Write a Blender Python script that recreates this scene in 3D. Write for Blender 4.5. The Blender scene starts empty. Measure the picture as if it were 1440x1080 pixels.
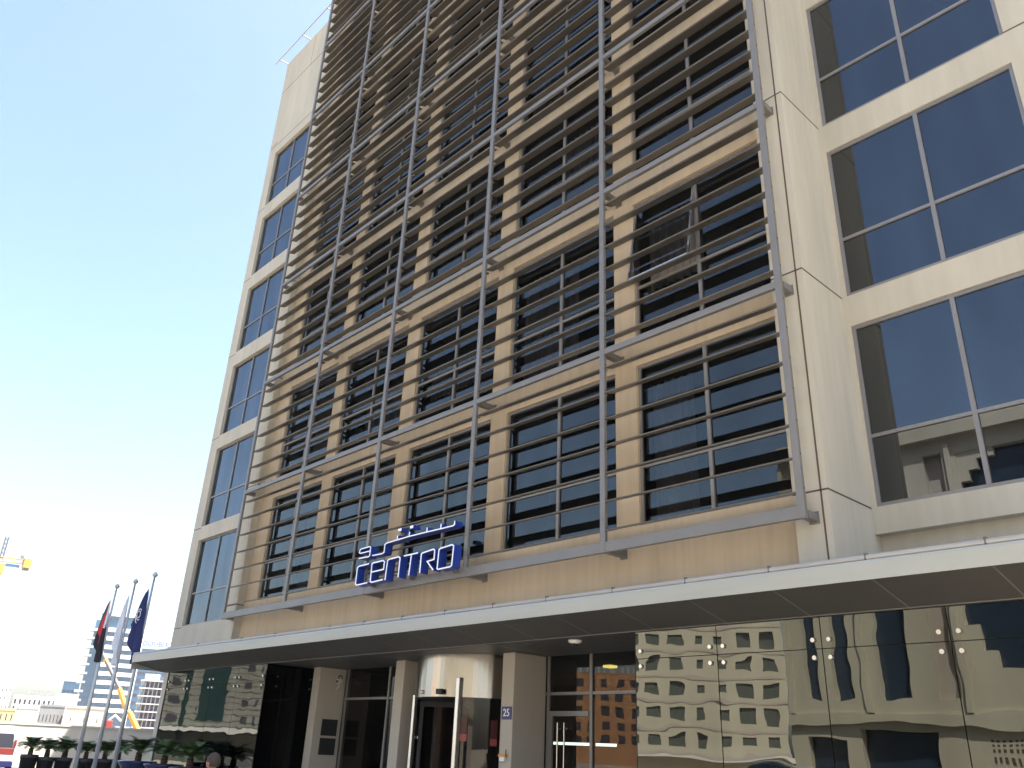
import bpy, bmesh, math, random
from mathutils import Vector, Matrix
random.seed(7)
S = bpy.context.scene
COL = S.collection
R = math.radians
PI = math.pi

# ------------------------------------------------------------------ materials
def mat(name, col, rough=0.6, metal=0.0, vary=0.0, scale=(1, 1, 1), vary2=0.0, scale2=(8, 8, 8), bump=0.0, bscale=60, bdist=0.01, spec=0.5, emit=None):
    m = bpy.data.materials.new(name); m.use_nodes = True
    nt = m.node_tree; N = nt.nodes; L = nt.links
    b = N['Principled BSDF']
    b.inputs['Base Color'].default_value = (*col, 1)
    b.inputs['Roughness'].default_value = rough
    b.inputs['Metallic'].default_value = metal
    b.inputs['Specular IOR Level'].default_value = spec
    if emit:
        b.inputs['Emission Color'].default_value = (*emit[:3], 1); b.inputs['Emission Strength'].default_value = emit[3]
    tc = N.new('ShaderNodeTexCoord')
    last = None
    for amt, sc, det in ((vary, scale, 5), (vary2, scale2, 3)):
        if amt <= 0: continue
        mp = N.new('ShaderNodeMapping'); mp.inputs['Scale'].default_value = sc
        L.new(tc.outputs['Object'], mp.inputs['Vector'])
        nz = N.new('ShaderNodeTexNoise'); nz.inputs['Scale'].default_value = 1.0; nz.inputs['Detail'].default_value = det
        L.new(mp.outputs['Vector'], nz.inputs['Vector'])
        mr = N.new('ShaderNodeMapRange'); mr.inputs['From Min'].default_value = 0.3; mr.inputs['From Max'].default_value = 0.7
        mr.inputs['To Min'].default_value = 1 - amt; mr.inputs['To Max'].default_value = 1 + amt * 0.6
        L.new(nz.outputs['Fac'], mr.inputs['Value'])
        mx = N.new('ShaderNodeMix'); mx.data_type = 'RGBA'; mx.blend_type = 'MULTIPLY'; mx.inputs['Factor'].default_value = 1
        if last is None: mx.inputs['A'].default_value = (*col, 1)
        else: L.new(last, mx.inputs['A'])
        L.new(mr.outputs['Result'], mx.inputs['B'])
        last = mx.outputs['Result']
    if last is not None: L.new(last, b.inputs['Base Color'])
    if bump > 0:
        nz = N.new('ShaderNodeTexNoise'); nz.inputs['Scale'].default_value = bscale; nz.inputs['Detail'].default_value = 3
        L.new(tc.outputs['Object'], nz.inputs['Vector'])
        bp = N.new('ShaderNodeBump'); bp.inputs['Strength'].default_value = bump; bp.inputs['Distance'].default_value = bdist
        L.new(nz.outputs['Fac'], bp.inputs['Height']); L.new(bp.outputs['Normal'], b.inputs['Normal'])
    return m

def glass(name, tint, trans, ior=1.9, wave=0.0, wscale=(0.5, 0.5, 0.5), rough=0.0, base=0.0):
    """coated glass: fresnel mirror over a tinted see-through body"""
    m = bpy.data.materials.new(name); m.use_nodes = True
    nt = m.node_tree; N = nt.nodes; L = nt.links
    for n in list(N): N.remove(n)
    out = N.new('ShaderNodeOutputMaterial')
    gl = N.new('ShaderNodeBsdfGlossy'); gl.inputs['Color'].default_value = (*tint, 1); gl.inputs['Roughness'].default_value = rough
    tr = N.new('ShaderNodeBsdfTransparent'); tr.inputs['Color'].default_value = (*trans, 1)
    fr = N.new('ShaderNodeFresnel'); fr.inputs['IOR'].default_value = ior
    tc_ = N.new('ShaderNodeTexCoord'); mp_ = N.new('ShaderNodeMapping'); mp_.inputs['Scale'].default_value = (1.6, 1.6, .35)
    L.new(tc_.outputs['Object'], mp_.inputs['Vector'])
    n_ = N.new('ShaderNodeTexNoise'); n_.inputs['Scale'].default_value = 1.3; n_.inputs['Detail'].default_value = 4; L.new(mp_.outputs['Vector'], n_.inputs['Vector'])
    mr_ = N.new('ShaderNodeMapRange'); mr_.inputs['From Min'].default_value = .3; mr_.inputs['From Max'].default_value = .7; mr_.inputs['To Min'].default_value = .86; mr_.inputs['To Max'].default_value = 1.06
    L.new(n_.outputs['Fac'], mr_.inputs['Value'])
    mc_ = N.new('ShaderNodeMix'); mc_.data_type = 'RGBA'; mc_.blend_type = 'MULTIPLY'; mc_.inputs['Factor'].default_value = 1; mc_.inputs['A'].default_value = (*tint, 1)
    L.new(mr_.outputs['Result'], mc_.inputs['B']); L.new(mc_.outputs['Result'], gl.inputs['Color'])
    mx = N.new('ShaderNodeMixShader')
    fac = fr.outputs['Fac']
    if base > 0:
        mm = N.new('ShaderNodeMath'); mm.operation = 'MAXIMUM'; mm.inputs[1].default_value = base
        L.new(fac, mm.inputs[0]); fac = mm.outputs[0]
    L.new(fac, mx.inputs['Fac']); L.new(tr.outputs['BSDF'], mx.inputs[1]); L.new(gl.outputs['BSDF'], mx.inputs[2])
    if wave > 0:
        tc = N.new('ShaderNodeTexCoord'); mp = N.new('ShaderNodeMapping'); mp.inputs['Scale'].default_value = wscale
        L.new(tc.outputs['Object'], mp.inputs['Vector'])
        nz = N.new('ShaderNodeTexNoise'); nz.inputs['Scale'].default_value = 1; nz.inputs['Detail'].default_value = 1.0
        L.new(mp.outputs['Vector'], nz.inputs['Vector'])
        bp = N.new('ShaderNodeBump'); bp.inputs['Strength'].default_value = 1.0; bp.inputs['Distance'].default_value = wave
        L.new(nz.outputs['Fac'], bp.inputs['Height']); L.new(bp.outputs['Normal'], gl.inputs['Normal'])
    L.new(mx.outputs['Shader'], out.inputs['Surface'])
    return m

M = {}
M['cream'] = mat('cream_render', (.475, .435, .345), .85, vary=.10, scale=(.6, .6, .2), vary2=.07, scale2=(7, 7, .6), bump=.12, bscale=90)
M['tan'] = mat('tan_render', (.51, .405, .275), .85, vary=.11, scale=(.7, .7, .35), vary2=.09, scale2=(8, 8, .6), bump=.12, bscale=90)
M['column'] = mat('column_render', (.44, .39, .315), .8, vary=.05, scale=(1, 1, .5), vary2=.03, scale2=(7, 7, 2), bump=.1, bscale=80)
M['joint'] = mat('dark_joint', (.10, .07, .05), .9)  # dark brown for joint strips, bolts and screen perforations
M['alu'] = mat('grey_aluminium', (.185, .175, .16), .42, .2, vary=.08, scale=(2, 2, 2), bump=.03, bscale=200)
M['slat'] = mat('slat_aluminium', (.112, .098, .080), .36, .35, vary=.12, scale=(1.3, 3, 5))
M['frame'] = mat('window_frame', (.24, .225, .21), .45, .3, vary=.05)
M['fframe'] = mat('wing_window_frame', (.22, .21, .20), .45, .3, vary=.05)
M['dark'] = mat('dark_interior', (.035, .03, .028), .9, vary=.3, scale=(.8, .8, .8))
M['brown'] = mat('brown_interior', (.07, .045, .03), .8, vary=.3, scale=(.8, .8, .8))
M['curtain'] = mat('grey_curtain', (.36, .32, .28), .95, vary=.1, scale=(6, 6, .4))
M['winglass'] = glass('tinted_window_glass', (.84, .88, .84), (.30, .31, .34), 1.75, .0006, (.35, .35, .5))
M['wingglass'] = glass('blue_tinted_window_glass', (.76, .82, .86), (.08, .09, .11), 2.12, .0010, (.4, .4, .5))
M['mirror'] = glass('bronze_mirror_glass', (.76, .78, .70), (.02, .02, .02), 1.8, .0014, (1.5, 1.0, 2.6), base=.13)
M['black'] = glass('black_glass', (.7, .75, .8), (.01, .01, .012), 1.35, .001, (.5, .5, .5))
M['entry'] = glass('entrance_glass', (.85, .82, .78), (.35, .34, .32), 1.55, .0022, (1.2, 1.2, 1.0))
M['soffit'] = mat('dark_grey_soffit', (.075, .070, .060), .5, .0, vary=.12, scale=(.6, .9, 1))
M['sjoint'] = mat('pale_soffit_joint', (.17, .165, .15), .5)
M['fascia'] = mat('pale_fascia', (.36, .375, .345), .35, .05, vary=.05, scale=(.8, 1, 4))
M['pipe'] = mat('grey_pipe', (.36, .35, .33), .4, .1, vary=.08, scale=(1.5, 3, 3))
M['steel'] = mat('brushed_steel', (.42, .385, .34), .2, 1.0, bump=.15, bscale=4, bdist=.004)
M['chrome'] = mat('satin_steel', (.70, .67, .62), .25, .9)
M['polemetal'] = mat('painted_pole', (.42, .44, .46), .3, .5)
M['signblue'] = mat('sign_blue', (.015, .045, .27), .35)
M['signwhite'] = mat('sign_white', (.72, .74, .82), .4, emit=(.85, .9, 1.0, .06))
M['white'] = mat('white_paint', (.78, .77, .74), .5, vary=.04)
M['rail'] = mat('rail_paint', (.42, .38, .37), .5)
M['red'] = mat('red_paint', (.24, .03, .025), .7)
M['darkred'] = mat('dark_red_film', (.07, .008, .007), .4); M['pinkred'] = mat('light_red_film', (.33, .06, .055), .4)
M['rubber'] = mat('black_rubber', (.02, .02, .02), .7)
M['numblue'] = mat('navy_enamel', (.025, .025, .12), .35)
M['numwhite'] = mat('white_enamel', (.85, .85, .85), .4)
M['amber'] = mat('amber_plastic', (.60, .26, .02), .4)
M['yellow'] = mat('yellow_crane_paint', (.46, .25, .03), .5, vary=.1)
M['cranegrey'] = mat('crane_grey', (.10, .095, .095), .6)
M['asphalt'] = mat('asphalt', (.055, .054, .052), .9, vary=.25, scale=(.4, .4, .4), bump=.3, bscale=40)
M['paving'] = mat('paving', (.42, .37, .30), .85, vary=.15, scale=(.5, .5, .5), bump=.2, bscale=30)
M['sand'] = mat('sandy_ground', (.36, .31, .24), .95, vary=.2, scale=(.05, .05, .05), bump=.2, bscale=4)
M['line'] = mat('road_paint', (.75, .74, .70), .7)
M['kerb'] = mat('kerb_stone', (.42, .40, .37), .85, vary=.1)

# ------------------------------------------------------------------ mesh helpers
class MB:
    def __init__(s): s.v = []; s.f = []; s.mi = []
    def poly(s, pts, mi=0):
        n = len(s.v); s.v += [Vector(p) for p in pts]; s.f.append(tuple(range(n, n + len(pts)))); s.mi.append(mi); return s
    def box(s, x0, x1, y0, y1, z0, z1, mi=0, fr=None):
        c = [(x0, y0, z0), (x1, y0, z0), (x1, y1, z0), (x0, y1, z0), (x0, y0, z1), (x1, y0, z1), (x1, y1, z1), (x0, y1, z1)]
        if fr: c = [fr(*p) for p in c]
        n = len(s.v); s.v += [Vector(p) for p in c]
        for q in ((0, 3, 2, 1), (4, 5, 6, 7), (0, 1, 5, 4), (1, 2, 6, 5), (2, 3, 7, 6), (3, 0, 4, 7)):
            s.f.append(tuple(n + i for i in q)); s.mi.append(mi)
        return s
    def prism(s, pts, ext, mi=0):
        """closed outline pts extruded by vector ext"""
        e = Vector(ext); n = len(s.v); k = len(pts)
        s.v += [Vector(p) for p in pts] + [Vector(p) + e for p in pts]
        s.f.append(tuple(n + i for i in reversed(range(k)))); s.f.append(tuple(n + k + i for i in range(k))); s.mi += [mi, mi]
        for i in range(k):
            j = (i + 1) % k
            s.f.append((n + i, n + j, n + k + j, n + k + i)); s.mi.append(mi)
        return s
    def tube(s, p, r, seg=10, mi=0, caps=True):
        """p list of points, r radius or list"""
        p = [Vector(q) for q in p]; rr = r if isinstance(r, (list, tuple)) else [r] * len(p)
        n = len(s.v); up = Vector((0, 0, 1))
        for i, q in enumerate(p):
            d = (p[min(i + 1, len(p) - 1)] - p[max(i - 1, 0)]).normalized()
            a = d.cross(up)
            if a.length < .05: a = d.cross(Vector((1, 0, 0)))
            a.normalize(); b = d.cross(a).normalized()
            for k in range(seg):
                t = 2 * PI * k / seg
                s.v.append(q + (a * math.cos(t) + b * math.sin(t)) * rr[i])
        for i in range(len(p) - 1):
            for k in range(seg):
                k2 = (k + 1) % seg
                s.f.append((n + i * seg + k, n + i * seg + k2, n + (i + 1) * seg + k2, n + (i + 1) * seg + k)); s.mi.append(mi)
        if caps:
            s.f.append(tuple(n + k for k in reversed(range(seg)))); s.f.append(tuple(n + (len(p) - 1) * seg + k for k in range(seg))); s.mi += [mi, mi]
        return s
    def lathe(s, c, prof, seg=24, mi=0):
        """prof list of (r, z) from bottom to top"""
        n = len(s.v)
        for r, z in prof:
            for k in range(seg):
                t = 2 * PI * k / seg; s.v.append(Vector((c[0] + r * math.cos(t), c[1] + r * math.sin(t), c[2] + z)))
        for i in range(len(prof) - 1):
            for k in range(seg):
                k2 = (k + 1) % seg
                s.f.append((n + i * seg + k, n + i * seg + k2, n + (i + 1) * seg + k2, n + (i + 1) * seg + k)); s.mi.append(mi)
        s.f.append(tuple(n + k for k in reversed(range(seg)))); s.f.append(tuple(n + (len(prof) - 1) * seg + k for k in range(seg))); s.mi += [mi, mi]
        return s
    def holes(s, fr, u0, u1, z0, z1, hs, depth, mi=0, mi2=None):
        """wall sheet with rectangular openings (u0,u1,z0,z1) and reveals of given depth; fr(u,w,z)->world, w inward"""
        us = sorted({u0, u1, *[h[0] for h in hs], *[h[1] for h in hs]}); zs = sorted({z0, z1, *[h[2] for h in hs], *[h[3] for h in hs]})
        for a, b in zip(us, us[1:]):
            for c, d in zip(zs, zs[1:]):
                cu, cz = (a + b) / 2, (c + d) / 2
                if any(h[0] < cu < h[1] and h[2] < cz < h[3] for h in hs): continue
                s.poly([fr(a, 0, c), fr(b, 0, c), fr(b, 0, d), fr(a, 0, d)], mi)
        m2 = mi if mi2 is None else mi2
        for a, b, c, d in hs:
            s.poly([fr(a, 0, c), fr(a, depth, c), fr(b, depth, c), fr(b, 0, c)], m2)
            s.poly([fr(a, 0, d), fr(b, 0, d), fr(b, depth, d), fr(a, depth, d)], m2)
            s.poly([fr(a, 0, c), fr(a, 0, d), fr(a, depth, d), fr(a, depth, c)], m2)
            s.poly([fr(b, 0, c), fr(b, depth, c), fr(b, depth, d), fr(b, 0, d)], m2)
        return s
    def build(s, name, mats, parent=None, smooth=False, bevel=0):
        off = parent_loc(parent) if parent else Vector()
        me = bpy.data.meshes.new(name)
        me.from_pydata([tuple(v - off) for v in s.v], [], s.f)
        if not isinstance(mats, (list, tuple)): mats = [mats]
        for m in mats: me.materials.append(m)
        for p, i in zip(me.polygons, s.mi): p.material_index = i
        if smooth: me.shade_smooth()
        me.update()
        o = bpy.data.objects.new(name, me); COL.objects.link(o)
        if parent: o.parent = parent
        if bevel:
            b = o.modifiers.new('bevel', 'BEVEL'); b.width = bevel; b.segments = 2; b.limit_method = 'ANGLE'
        return o

def parent_loc(p):
    v = Vector(p.location)
    while p.parent: p = p.parent; v += p.location
    return v
def thing(name, label, cat, loc=(0, 0, 0), group=None, kind=None):
    o = bpy.data.objects.new(name, None); COL.objects.link(o); o.location = loc; o.empty_display_size = .3
    return tag(o, label, cat, group, kind)
def tag(o, label=None, cat=None, group=None, kind=None):
    if label: o['label'] = label
    if cat: o['category'] = cat
    if group: o['group'] = group
    if kind: o['kind'] = kind
    return o
def struct(name, mb, m, **k):
    o = mb.build(name, m, **k); o['kind'] = 'structure'; return o
def copy_tree(o, parent=None):
    c = o.copy(); COL.objects.link(c); c.parent = parent
    for ch in list(o.children): copy_tree(ch, c)
    return c
def text_mesh(txt, size, name, m, parent, origin, ux, uz, thick=.004, align='CENTER'):
    """flat lettering as a mesh: ux text direction, uz up direction"""
    cu = bpy.data.curves.new('t', 'FONT'); cu.body = txt; cu.size = size; cu.extrude = thick; cu.align_x = align; cu.align_y = 'CENTER'
    to = bpy.data.objects.new('t', cu); COL.objects.link(to)
    dg = bpy.context.evaluated_depsgraph_get(); dg.update()
    me = bpy.data.meshes.new_from_object(to.evaluated_get(dg))
    bpy.data.objects.remove(to)
    ux = Vector(ux).normalized(); uz = Vector(uz).normalized(); un = ux.cross(uz)
    org = Vector(origin) - parent_loc(parent)
    for v in me.vertices: v.co = org + ux * v.co.x + uz * v.co.y + un * v.co.z
    me.materials.clear(); me.materials.append(m)
    o = bpy.data.objects.new(name, me); COL.objects.link(o); o.parent = parent
    return o

GZ = -0.15      # ground level; eye at 1.6
EYE = Vector((0, 0, 1.6))
def polar(az, d, z=GZ):
    return Vector((d * math.sin(R(az)), d * math.cos(R(az)), z))
def elz(el, d): return 1.6 + d * math.tan(R(el))

# ------------------------------------------------------------------ camera
cd = bpy.data.cameras.new('camera'); cam = bpy.data.objects.new('camera', cd); COL.objects.link(cam); S.camera = cam
yaw, pit, rol = R(-47.809008), R(24.01047675), R(2.57361769)
f = Vector((math.sin(yaw) * math.cos(pit), math.cos(yaw) * math.cos(pit), math.sin(pit)))
r0 = Vector((math.cos(yaw), -math.sin(yaw), 0)); u0 = r0.cross(f)
rt = r0 * math.cos(rol) + u0 * math.sin(rol); up = -r0 * math.sin(rol) + u0 * math.cos(rol)
mw = Matrix((( rt.x, up.x, -f.x, EYE.x), (rt.y, up.y, -f.y, EYE.y), (rt.z, up.z, -f.z, EYE.z), (0, 0, 0, 1)))
cam.matrix_world = mw
cd.sensor_width = 36; cd.lens = 1156.725 / 1440 * 36; cd.clip_end = 6000; cd.clip_start = .05

# ------------------------------------------------------------------ world and sun
SUN_AZ, SUN_EL = 42, 60
w = bpy.data.worlds.new('World'); S.world = w; w.use_nodes = True
N = w.node_tree.nodes; L = w.node_tree.links
sky = N.new('ShaderNodeTexSky'); sky.sky_type = 'NISHITA'; sky.sun_disc = False
sky.sun_elevation = R(SUN_EL); sky.sun_rotation = R(SUN_AZ)
sky.air_density = 1.0; sky.dust_density = 3.0; sky.ozone_density = 1.0
L.new(sky.outputs['Color'], N['Background'].inputs['Color']); N['Background'].inputs['Strength'].default_value = .10
sl = bpy.data.lights.new('sun', 'SUN'); sl.energy = 5.0; sl.angle = R(.5); sl.color = (1, .95, .87)
so = bpy.data.objects.new('sun', sl); COL.objects.link(so)
sd = Vector((math.sin(R(SUN_AZ)) * math.cos(R(SUN_EL)), math.cos(R(SUN_AZ)) * math.cos(R(SUN_EL)), math.sin(R(SUN_EL))))
so.rotation_euler = sd.to_track_quat('Z', 'Y').to_euler(); so.location = (20, 20, 60)
S.view_settings.view_transform = 'Standard'; S.view_settings.look = 'None'; S.view_settings.gamma = 1
S.view_settings.exposure = 2.2

# ------------------------------------------------------------------ ground
g = MB(); g.poly([(-4000, -4000, GZ), (4000, -4000, GZ), (4000, 4000, GZ), (-4000, 4000, GZ)]); struct('ground', g, M['sand'])
g = MB(); g.poly([(-200, -24, GZ + .004), (120, -24, GZ + .004), (120, -9, GZ + .004), (-200, -9, GZ + .004)])
struct('road', g, M['asphalt'])
g = MB()
for i in range(40): g.poly([(-180 + i * 6, -16.6, GZ + .008), (-177 + i * 6, -16.6, GZ + .008), (-177 + i * 6, -16.45, GZ + .008), (-180 + i * 6, -16.45, GZ + .008)])
struct('road_marking', g, M['line'])
g = MB(); g.poly([(-49, -8.8, GZ + .006), (60, -8.8, GZ + .006), (60, 1.69, GZ + .006), (-49, 1.69, GZ + .006)]); struct('bounce_forecourt', g, M['paving'])  # pale ground added to bounce warm sunlight onto facade and soffit
g = MB(); g.box(-30, 8, 1.9, 11.4, GZ - .02, GZ + .13); struct('pavement', g, M['paving'])
g = MB(); g.box(-30, 8, 1.7, 1.897, GZ - .02, GZ + .14); struct('kerb', g, M['kerb'])
g = MB(); g.poly([(-49.5, 1.8, GZ + .004), (-30.1, 1.8, GZ + .004), (-30.1, 60, GZ + .004), (-49.5, 60, GZ + .004)]); struct('car_park', g, M['asphalt'])

# ------------------------------------------------------------------ hotel
HX0, HX1 = -28.05, 3.0
hotel = thing('hotel_building', 'cream and tan hotel with glazed ground floor and tinted square windows', 'building', (-13, 11, GZ))
XS = [-21.197, -18.032, -14.743, -11.482, -8.212, -4.926]
Z0 = 4.496; FH = 3.3; NF = 8; TOP = 29.35
bays = [(-20.43, -17.90), (-17.45, -14.76), (-14.28, -11.55), (-11.09, -8.34), (-7.88, -5.24)]
W = 9.95
ident = lambda u, w_, z: (u, w_, z)
def fr_y(Y): return lambda u, w_, z: (u, Y + w_, z)
# middle wall
hs = [(a, b, 4.87 + FH * j, 7.61 + FH * j) for a, b in bays for j in range(NF) if 7.61 + FH * j < TOP - .2]
mb = MB(); mb.holes(fr_y(W), -21.1, -5.18, 3.21, TOP, hs, .13)
mb.box(-21.1, -5.18, W + .002, W + .16, TOP, TOP + .001)
o = mb.build('facade_wall', M['tan'], hotel); o['label'] = 'warm tan wall between the windows behind the louvres'
# flanking piers and wings
mb = MB()
mb.box(-21.75, -21.1, 9.75, 11.25, 3.21, TOP)
mb.box(-5.18, -4.69, 9.75, 11.25, 3.21, TOP)
WL = [(-27.45, -24.6, 4.84, 7.64)] + [(-27.45, -24.6, 4.84 + 3.27 * j, 7.64 + 3.27 * j) for j in range(1, 6)]
WL = [(-27.45, -24.6, [4.84, 8.11, 11.41, 14.72, 18.03, 21.33][j], [7.64, 10.91, 14.15, 17.45, 20.72, 24.0][j]) for j in range(6)]
WR = [(-4.62, -1.82, 4.82 + 3.28 * j, 7.59 + 3.25 * j) for j in range(7)]
mb.holes(fr_y(10.95), -28.05, -21.75, GZ, TOP, WL, .14)
mb.holes(fr_y(10.95), -4.69, HX1, 4.45, TOP, WR, .10)
mb.poly([(-28.05, 10.95, GZ), (-28.05, 10.95, TOP), (-28.05, 40, TOP), (-28.05, 40, GZ)])
mb.poly([(HX1, 10.95, GZ), (HX1, 40, GZ), (HX1, 40, TOP), (HX1, 10.95, TOP)])
mb.poly([(-28.05, 40, GZ), (-28.05, 40, TOP), (HX1, 40, TOP), (HX1, 40, GZ)])
# recessed strip under right wing overhang
mb.poly([(-4.69, 10.95, 4.45), (HX1, 10.95, 4.45), (HX1, 11.12, 4.45), (-4.69, 11.12, 4.45)])
mb.poly([(-4.69, 11.12, 3.0), (HX1, 11.12, 3.0), (HX1, 11.12, 4.45), (-4.69, 11.12, 4.45)])
mb.build('wing_wall', M['cream'], hotel)
mb = MB(); mb.poly([(-28.05, 10.95, TOP), (-21.75, 10.95, TOP), (-21.75, 9.75, TOP), (-21.1, 9.75, TOP), (-21.1, W, TOP), (-5.18, W, TOP), (-5.18, 9.75, TOP), (-4.69, 9.75, TOP), (-4.69, 10.95, TOP), (HX1, 10.95, TOP), (HX1, 40, TOP), (-28.05, 40, TOP)])
mb.build('roof', M['cream'], hotel)
# panel joints
mb = MB()
jw = .012
def jb(*a): q_ = MB(); q_.box(*a); q_.build('wall_joint', M['joint'], hotel)
def hj(x0, x1, y, z): jb(x0, x1, y - .003, y + .01, z - jw, z + jw)
for z in (4.81, 8.09, 11.38, 14.68, 17.97, 21.27, 24.6, 27.6):
    hj(-5.18, -4.69, 9.75, z); jb(-4.70, -4.687, 9.75, 10.95, z - jw, z + jw)
    hj(-21.75, -21.1, 9.75, z); jb(-21.11, -21.097, 9.75, 9.95, z - jw, z + jw)
    if z < 25: hj(-28.05, -27.45, 10.95, z - .02)
    else: hj(-28.05, -21.75, 10.95, z)
hj(-28.05, -21.75, 10.95, 24.45)
jb(-4.80, -4.775, 9.747, 9.76, 3.6, TOP); jb(-25.6, -25.58, 10.947, 10.96, 27.6, TOP)
for z in (11.4, 14.65): hj(-1.82, HX1, 10.95, z)
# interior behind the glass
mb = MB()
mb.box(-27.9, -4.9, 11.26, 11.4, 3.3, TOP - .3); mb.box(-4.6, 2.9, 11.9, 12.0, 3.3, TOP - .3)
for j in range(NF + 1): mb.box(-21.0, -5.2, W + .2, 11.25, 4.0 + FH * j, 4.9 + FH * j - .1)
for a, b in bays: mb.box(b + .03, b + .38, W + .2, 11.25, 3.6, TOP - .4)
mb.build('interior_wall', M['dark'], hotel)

def window(name, fr, u0, u1, z0, z1, gl, fm, fw=.06, mull=None, tr=None, off=0.0, openl=False, parent=hotel, curtains=()):
    """frame as part, panes and curtains as sub-parts. fr maps (u, depth, z)"""
    b = MB(); d0, d1 = off, off + .06
    b.box(u0, u0 + fw, d0, d1, z0, z1, fr=fr); b.box(u1 - fw, u1, d0, d1, z0, z1, fr=fr)
    b.box(u0 + fw, u1 - fw, d0, d1, z0, z0 + fw, fr=fr); b.box(u0 + fw, u1 - fw, d0, d1, z1 - fw, z1, fr=fr)
    um = mull if mull else (u0 + u1) / 2
    b.box(um - .03, um + .03, d0 - .004, d1, z0 + fw, z1 - fw, fr=fr)
    zt = z0 + (tr or .97)
    b.box(u0 + fw, um - .03, d0 + .002, d1, zt - .025, zt + .025, fr=fr); b.box(um + .03, u1 - fw, d0 + .002, d1, zt - .025, zt + .025, fr=fr)
    o = b.build('window', fm, parent)
    p = MB(); dg = off + .03
    cells = [(u0 + fw, um - .03, z0 + fw, zt - .025), (um + .03, u1 - fw, z0 + fw, zt - .025), (um + .03, u1 - fw, zt + .025, z1 - fw)]
    if not openl: cells.append((u0 + fw, um - .03, zt + .025, z1 - fw))
    for a, c, e, g_ in cells: p.poly([fr(a, dg, e), fr(c, dg, e), fr(c, dg, g_), fr(a, dg, g_)])
    if openl:
        a, c = u0 + fw, um - .03; zz, dz = zt + .03, -.30
        p.poly([fr(a, dg + dz, zz), fr(c, dg + dz, zz), fr(c, dg, z1 - fw), fr(a, dg, z1 - fw)])
        q = MB()
        for (ua, ub) in ((a - .02, a + .015), (c - .015, c + .02)):
            q.prism([fr(ua, dg + dz - .015, zz - .02), fr(ub, dg + dz - .015, zz - .02), fr(ub, dg + dz + .02, zz - .02), fr(ua, dg + dz + .02, zz - .02)], Vector(fr(0, -dz, z1 - fw - zz)) - Vector(fr(0, 0, 0)))
        q.box(a + .016, c - .016, dg + dz - .015, dg + dz + .02, zz - .02, zz + .02, fr=fr)
        s_ = q.build('open_sash', M['chrome'], o); s_['label'] = 'pale edged sash tilted open at the bottom'
    p.build('pane', gl, o)
    for (ca, cb, za, zb) in curtains:
        c = MB(); n = int((cb - ca) / .03)
        pts = [(ca + (cb - ca) * i / n, .22 + .03 * math.sin(i * 1.25) + .01 * math.sin(i * .37)) for i in range(n + 1)]
        for (x, y), (x2, y2) in zip(pts, pts[1:]): c.poly([fr(x, off + y, za), fr(x2, off + y2, za), fr(x2, off + y2, zb), fr(x, off + y, zb)])
        c.build('curtain', M['curtain'], o)
    return o

cur = {(3, 1): [(.05, .60, 0.05, 2.4)], (3, 2): [(.45, .95, .05, 2.2)], (4, 1): [(.06, .48, .95, 2.5)], (2, 1): [(.1, .9, .6, 1.2)], (1, 1): [(.3, .95, .5, 1.25)], (4, 3): [(.5, .95, .1, 2.4)],
       (2, 3): [(.05, .5, .05, 2.4)], (3, 4): [(.05, .5, .05, 2.4)], (1, 2): [(.5, .95, .05, 2.4)], (4, 4): [(.05, .45, .05, 2.4)], (0, 2): [(.3, .8, .05, 2.4)], (1, 4): [(.3, .8, .05, 2.4)]}
rc_ = random.Random(21)
for i in range(5):
    for j in range(NF):
        if (i, j) not in cur and rc_.random() < .55:
            p0 = rc_.choice([.05, .5, .62]); cur[(i, j)] = [(p0, p0 + rc_.choice([.3, .38, .42]) if p0 < .6 else .95, .05, 2.45)]
for i, (a, b) in enumerate(bays):
    for j in range(NF):
        z0, z1 = 4.87 + FH * j, 7.61 + FH * j
        if z1 > TOP - .2: continue
        cs = [(a + (b - a) * p, a + (b - a) * q, z0 + c, z0 + d) for p, q, c, d in cur.get((i, j), [])]
        window('window', fr_y(W), a, b, z0, z1, M['winglass'], M['frame'], fw=.045, off=.05, openl=(i == 4 and j == 1), curtains=cs)
for (a, b, z0, z1) in WL: window('window', fr_y(10.95), a, b, z0, z1, M['wingglass'], M['fframe'], fw=.05, off=.09, mull=-26.0, tr=1.03)
for (a, b, z0, z1) in WR: window('window', fr_y(10.95), a, b, z0, z1, M['wingglass'], M['fframe'], fw=.055, off=.03, mull=-3.2, tr=1.02)
# rooftop guard rail
mb = MB(); mb.tube([(-28.38, 10.55, 29.33), (-21.3, 10.55, 29.33)], .025, 8)
for x in (-28.03, -26.05, -24.05, -22.05): mb.tube([(x, 10.53, 29.33), (x, 11.05, 29.36)], .03, 8)
o = mb.build('roof_rail', M['rail'], hotel); o['label'] = 'white pipe rail standing off the roof edge'

# ------------------------------------------------------------------ ground floor
def column(x0, x1, y0, y1, z1=3.2):
    m_ = MB(); m_.box(x0, x1, y0, y1, GZ + .13, z1); return m_.build('column', M['column'], hotel, bevel=.012)
column(-18.12, -17.83, 10.55, 11.32); column(-14.70, -14.39, 10.45, 11.30); column(-11.44, -11.13, 10.45, 11.25)
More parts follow.
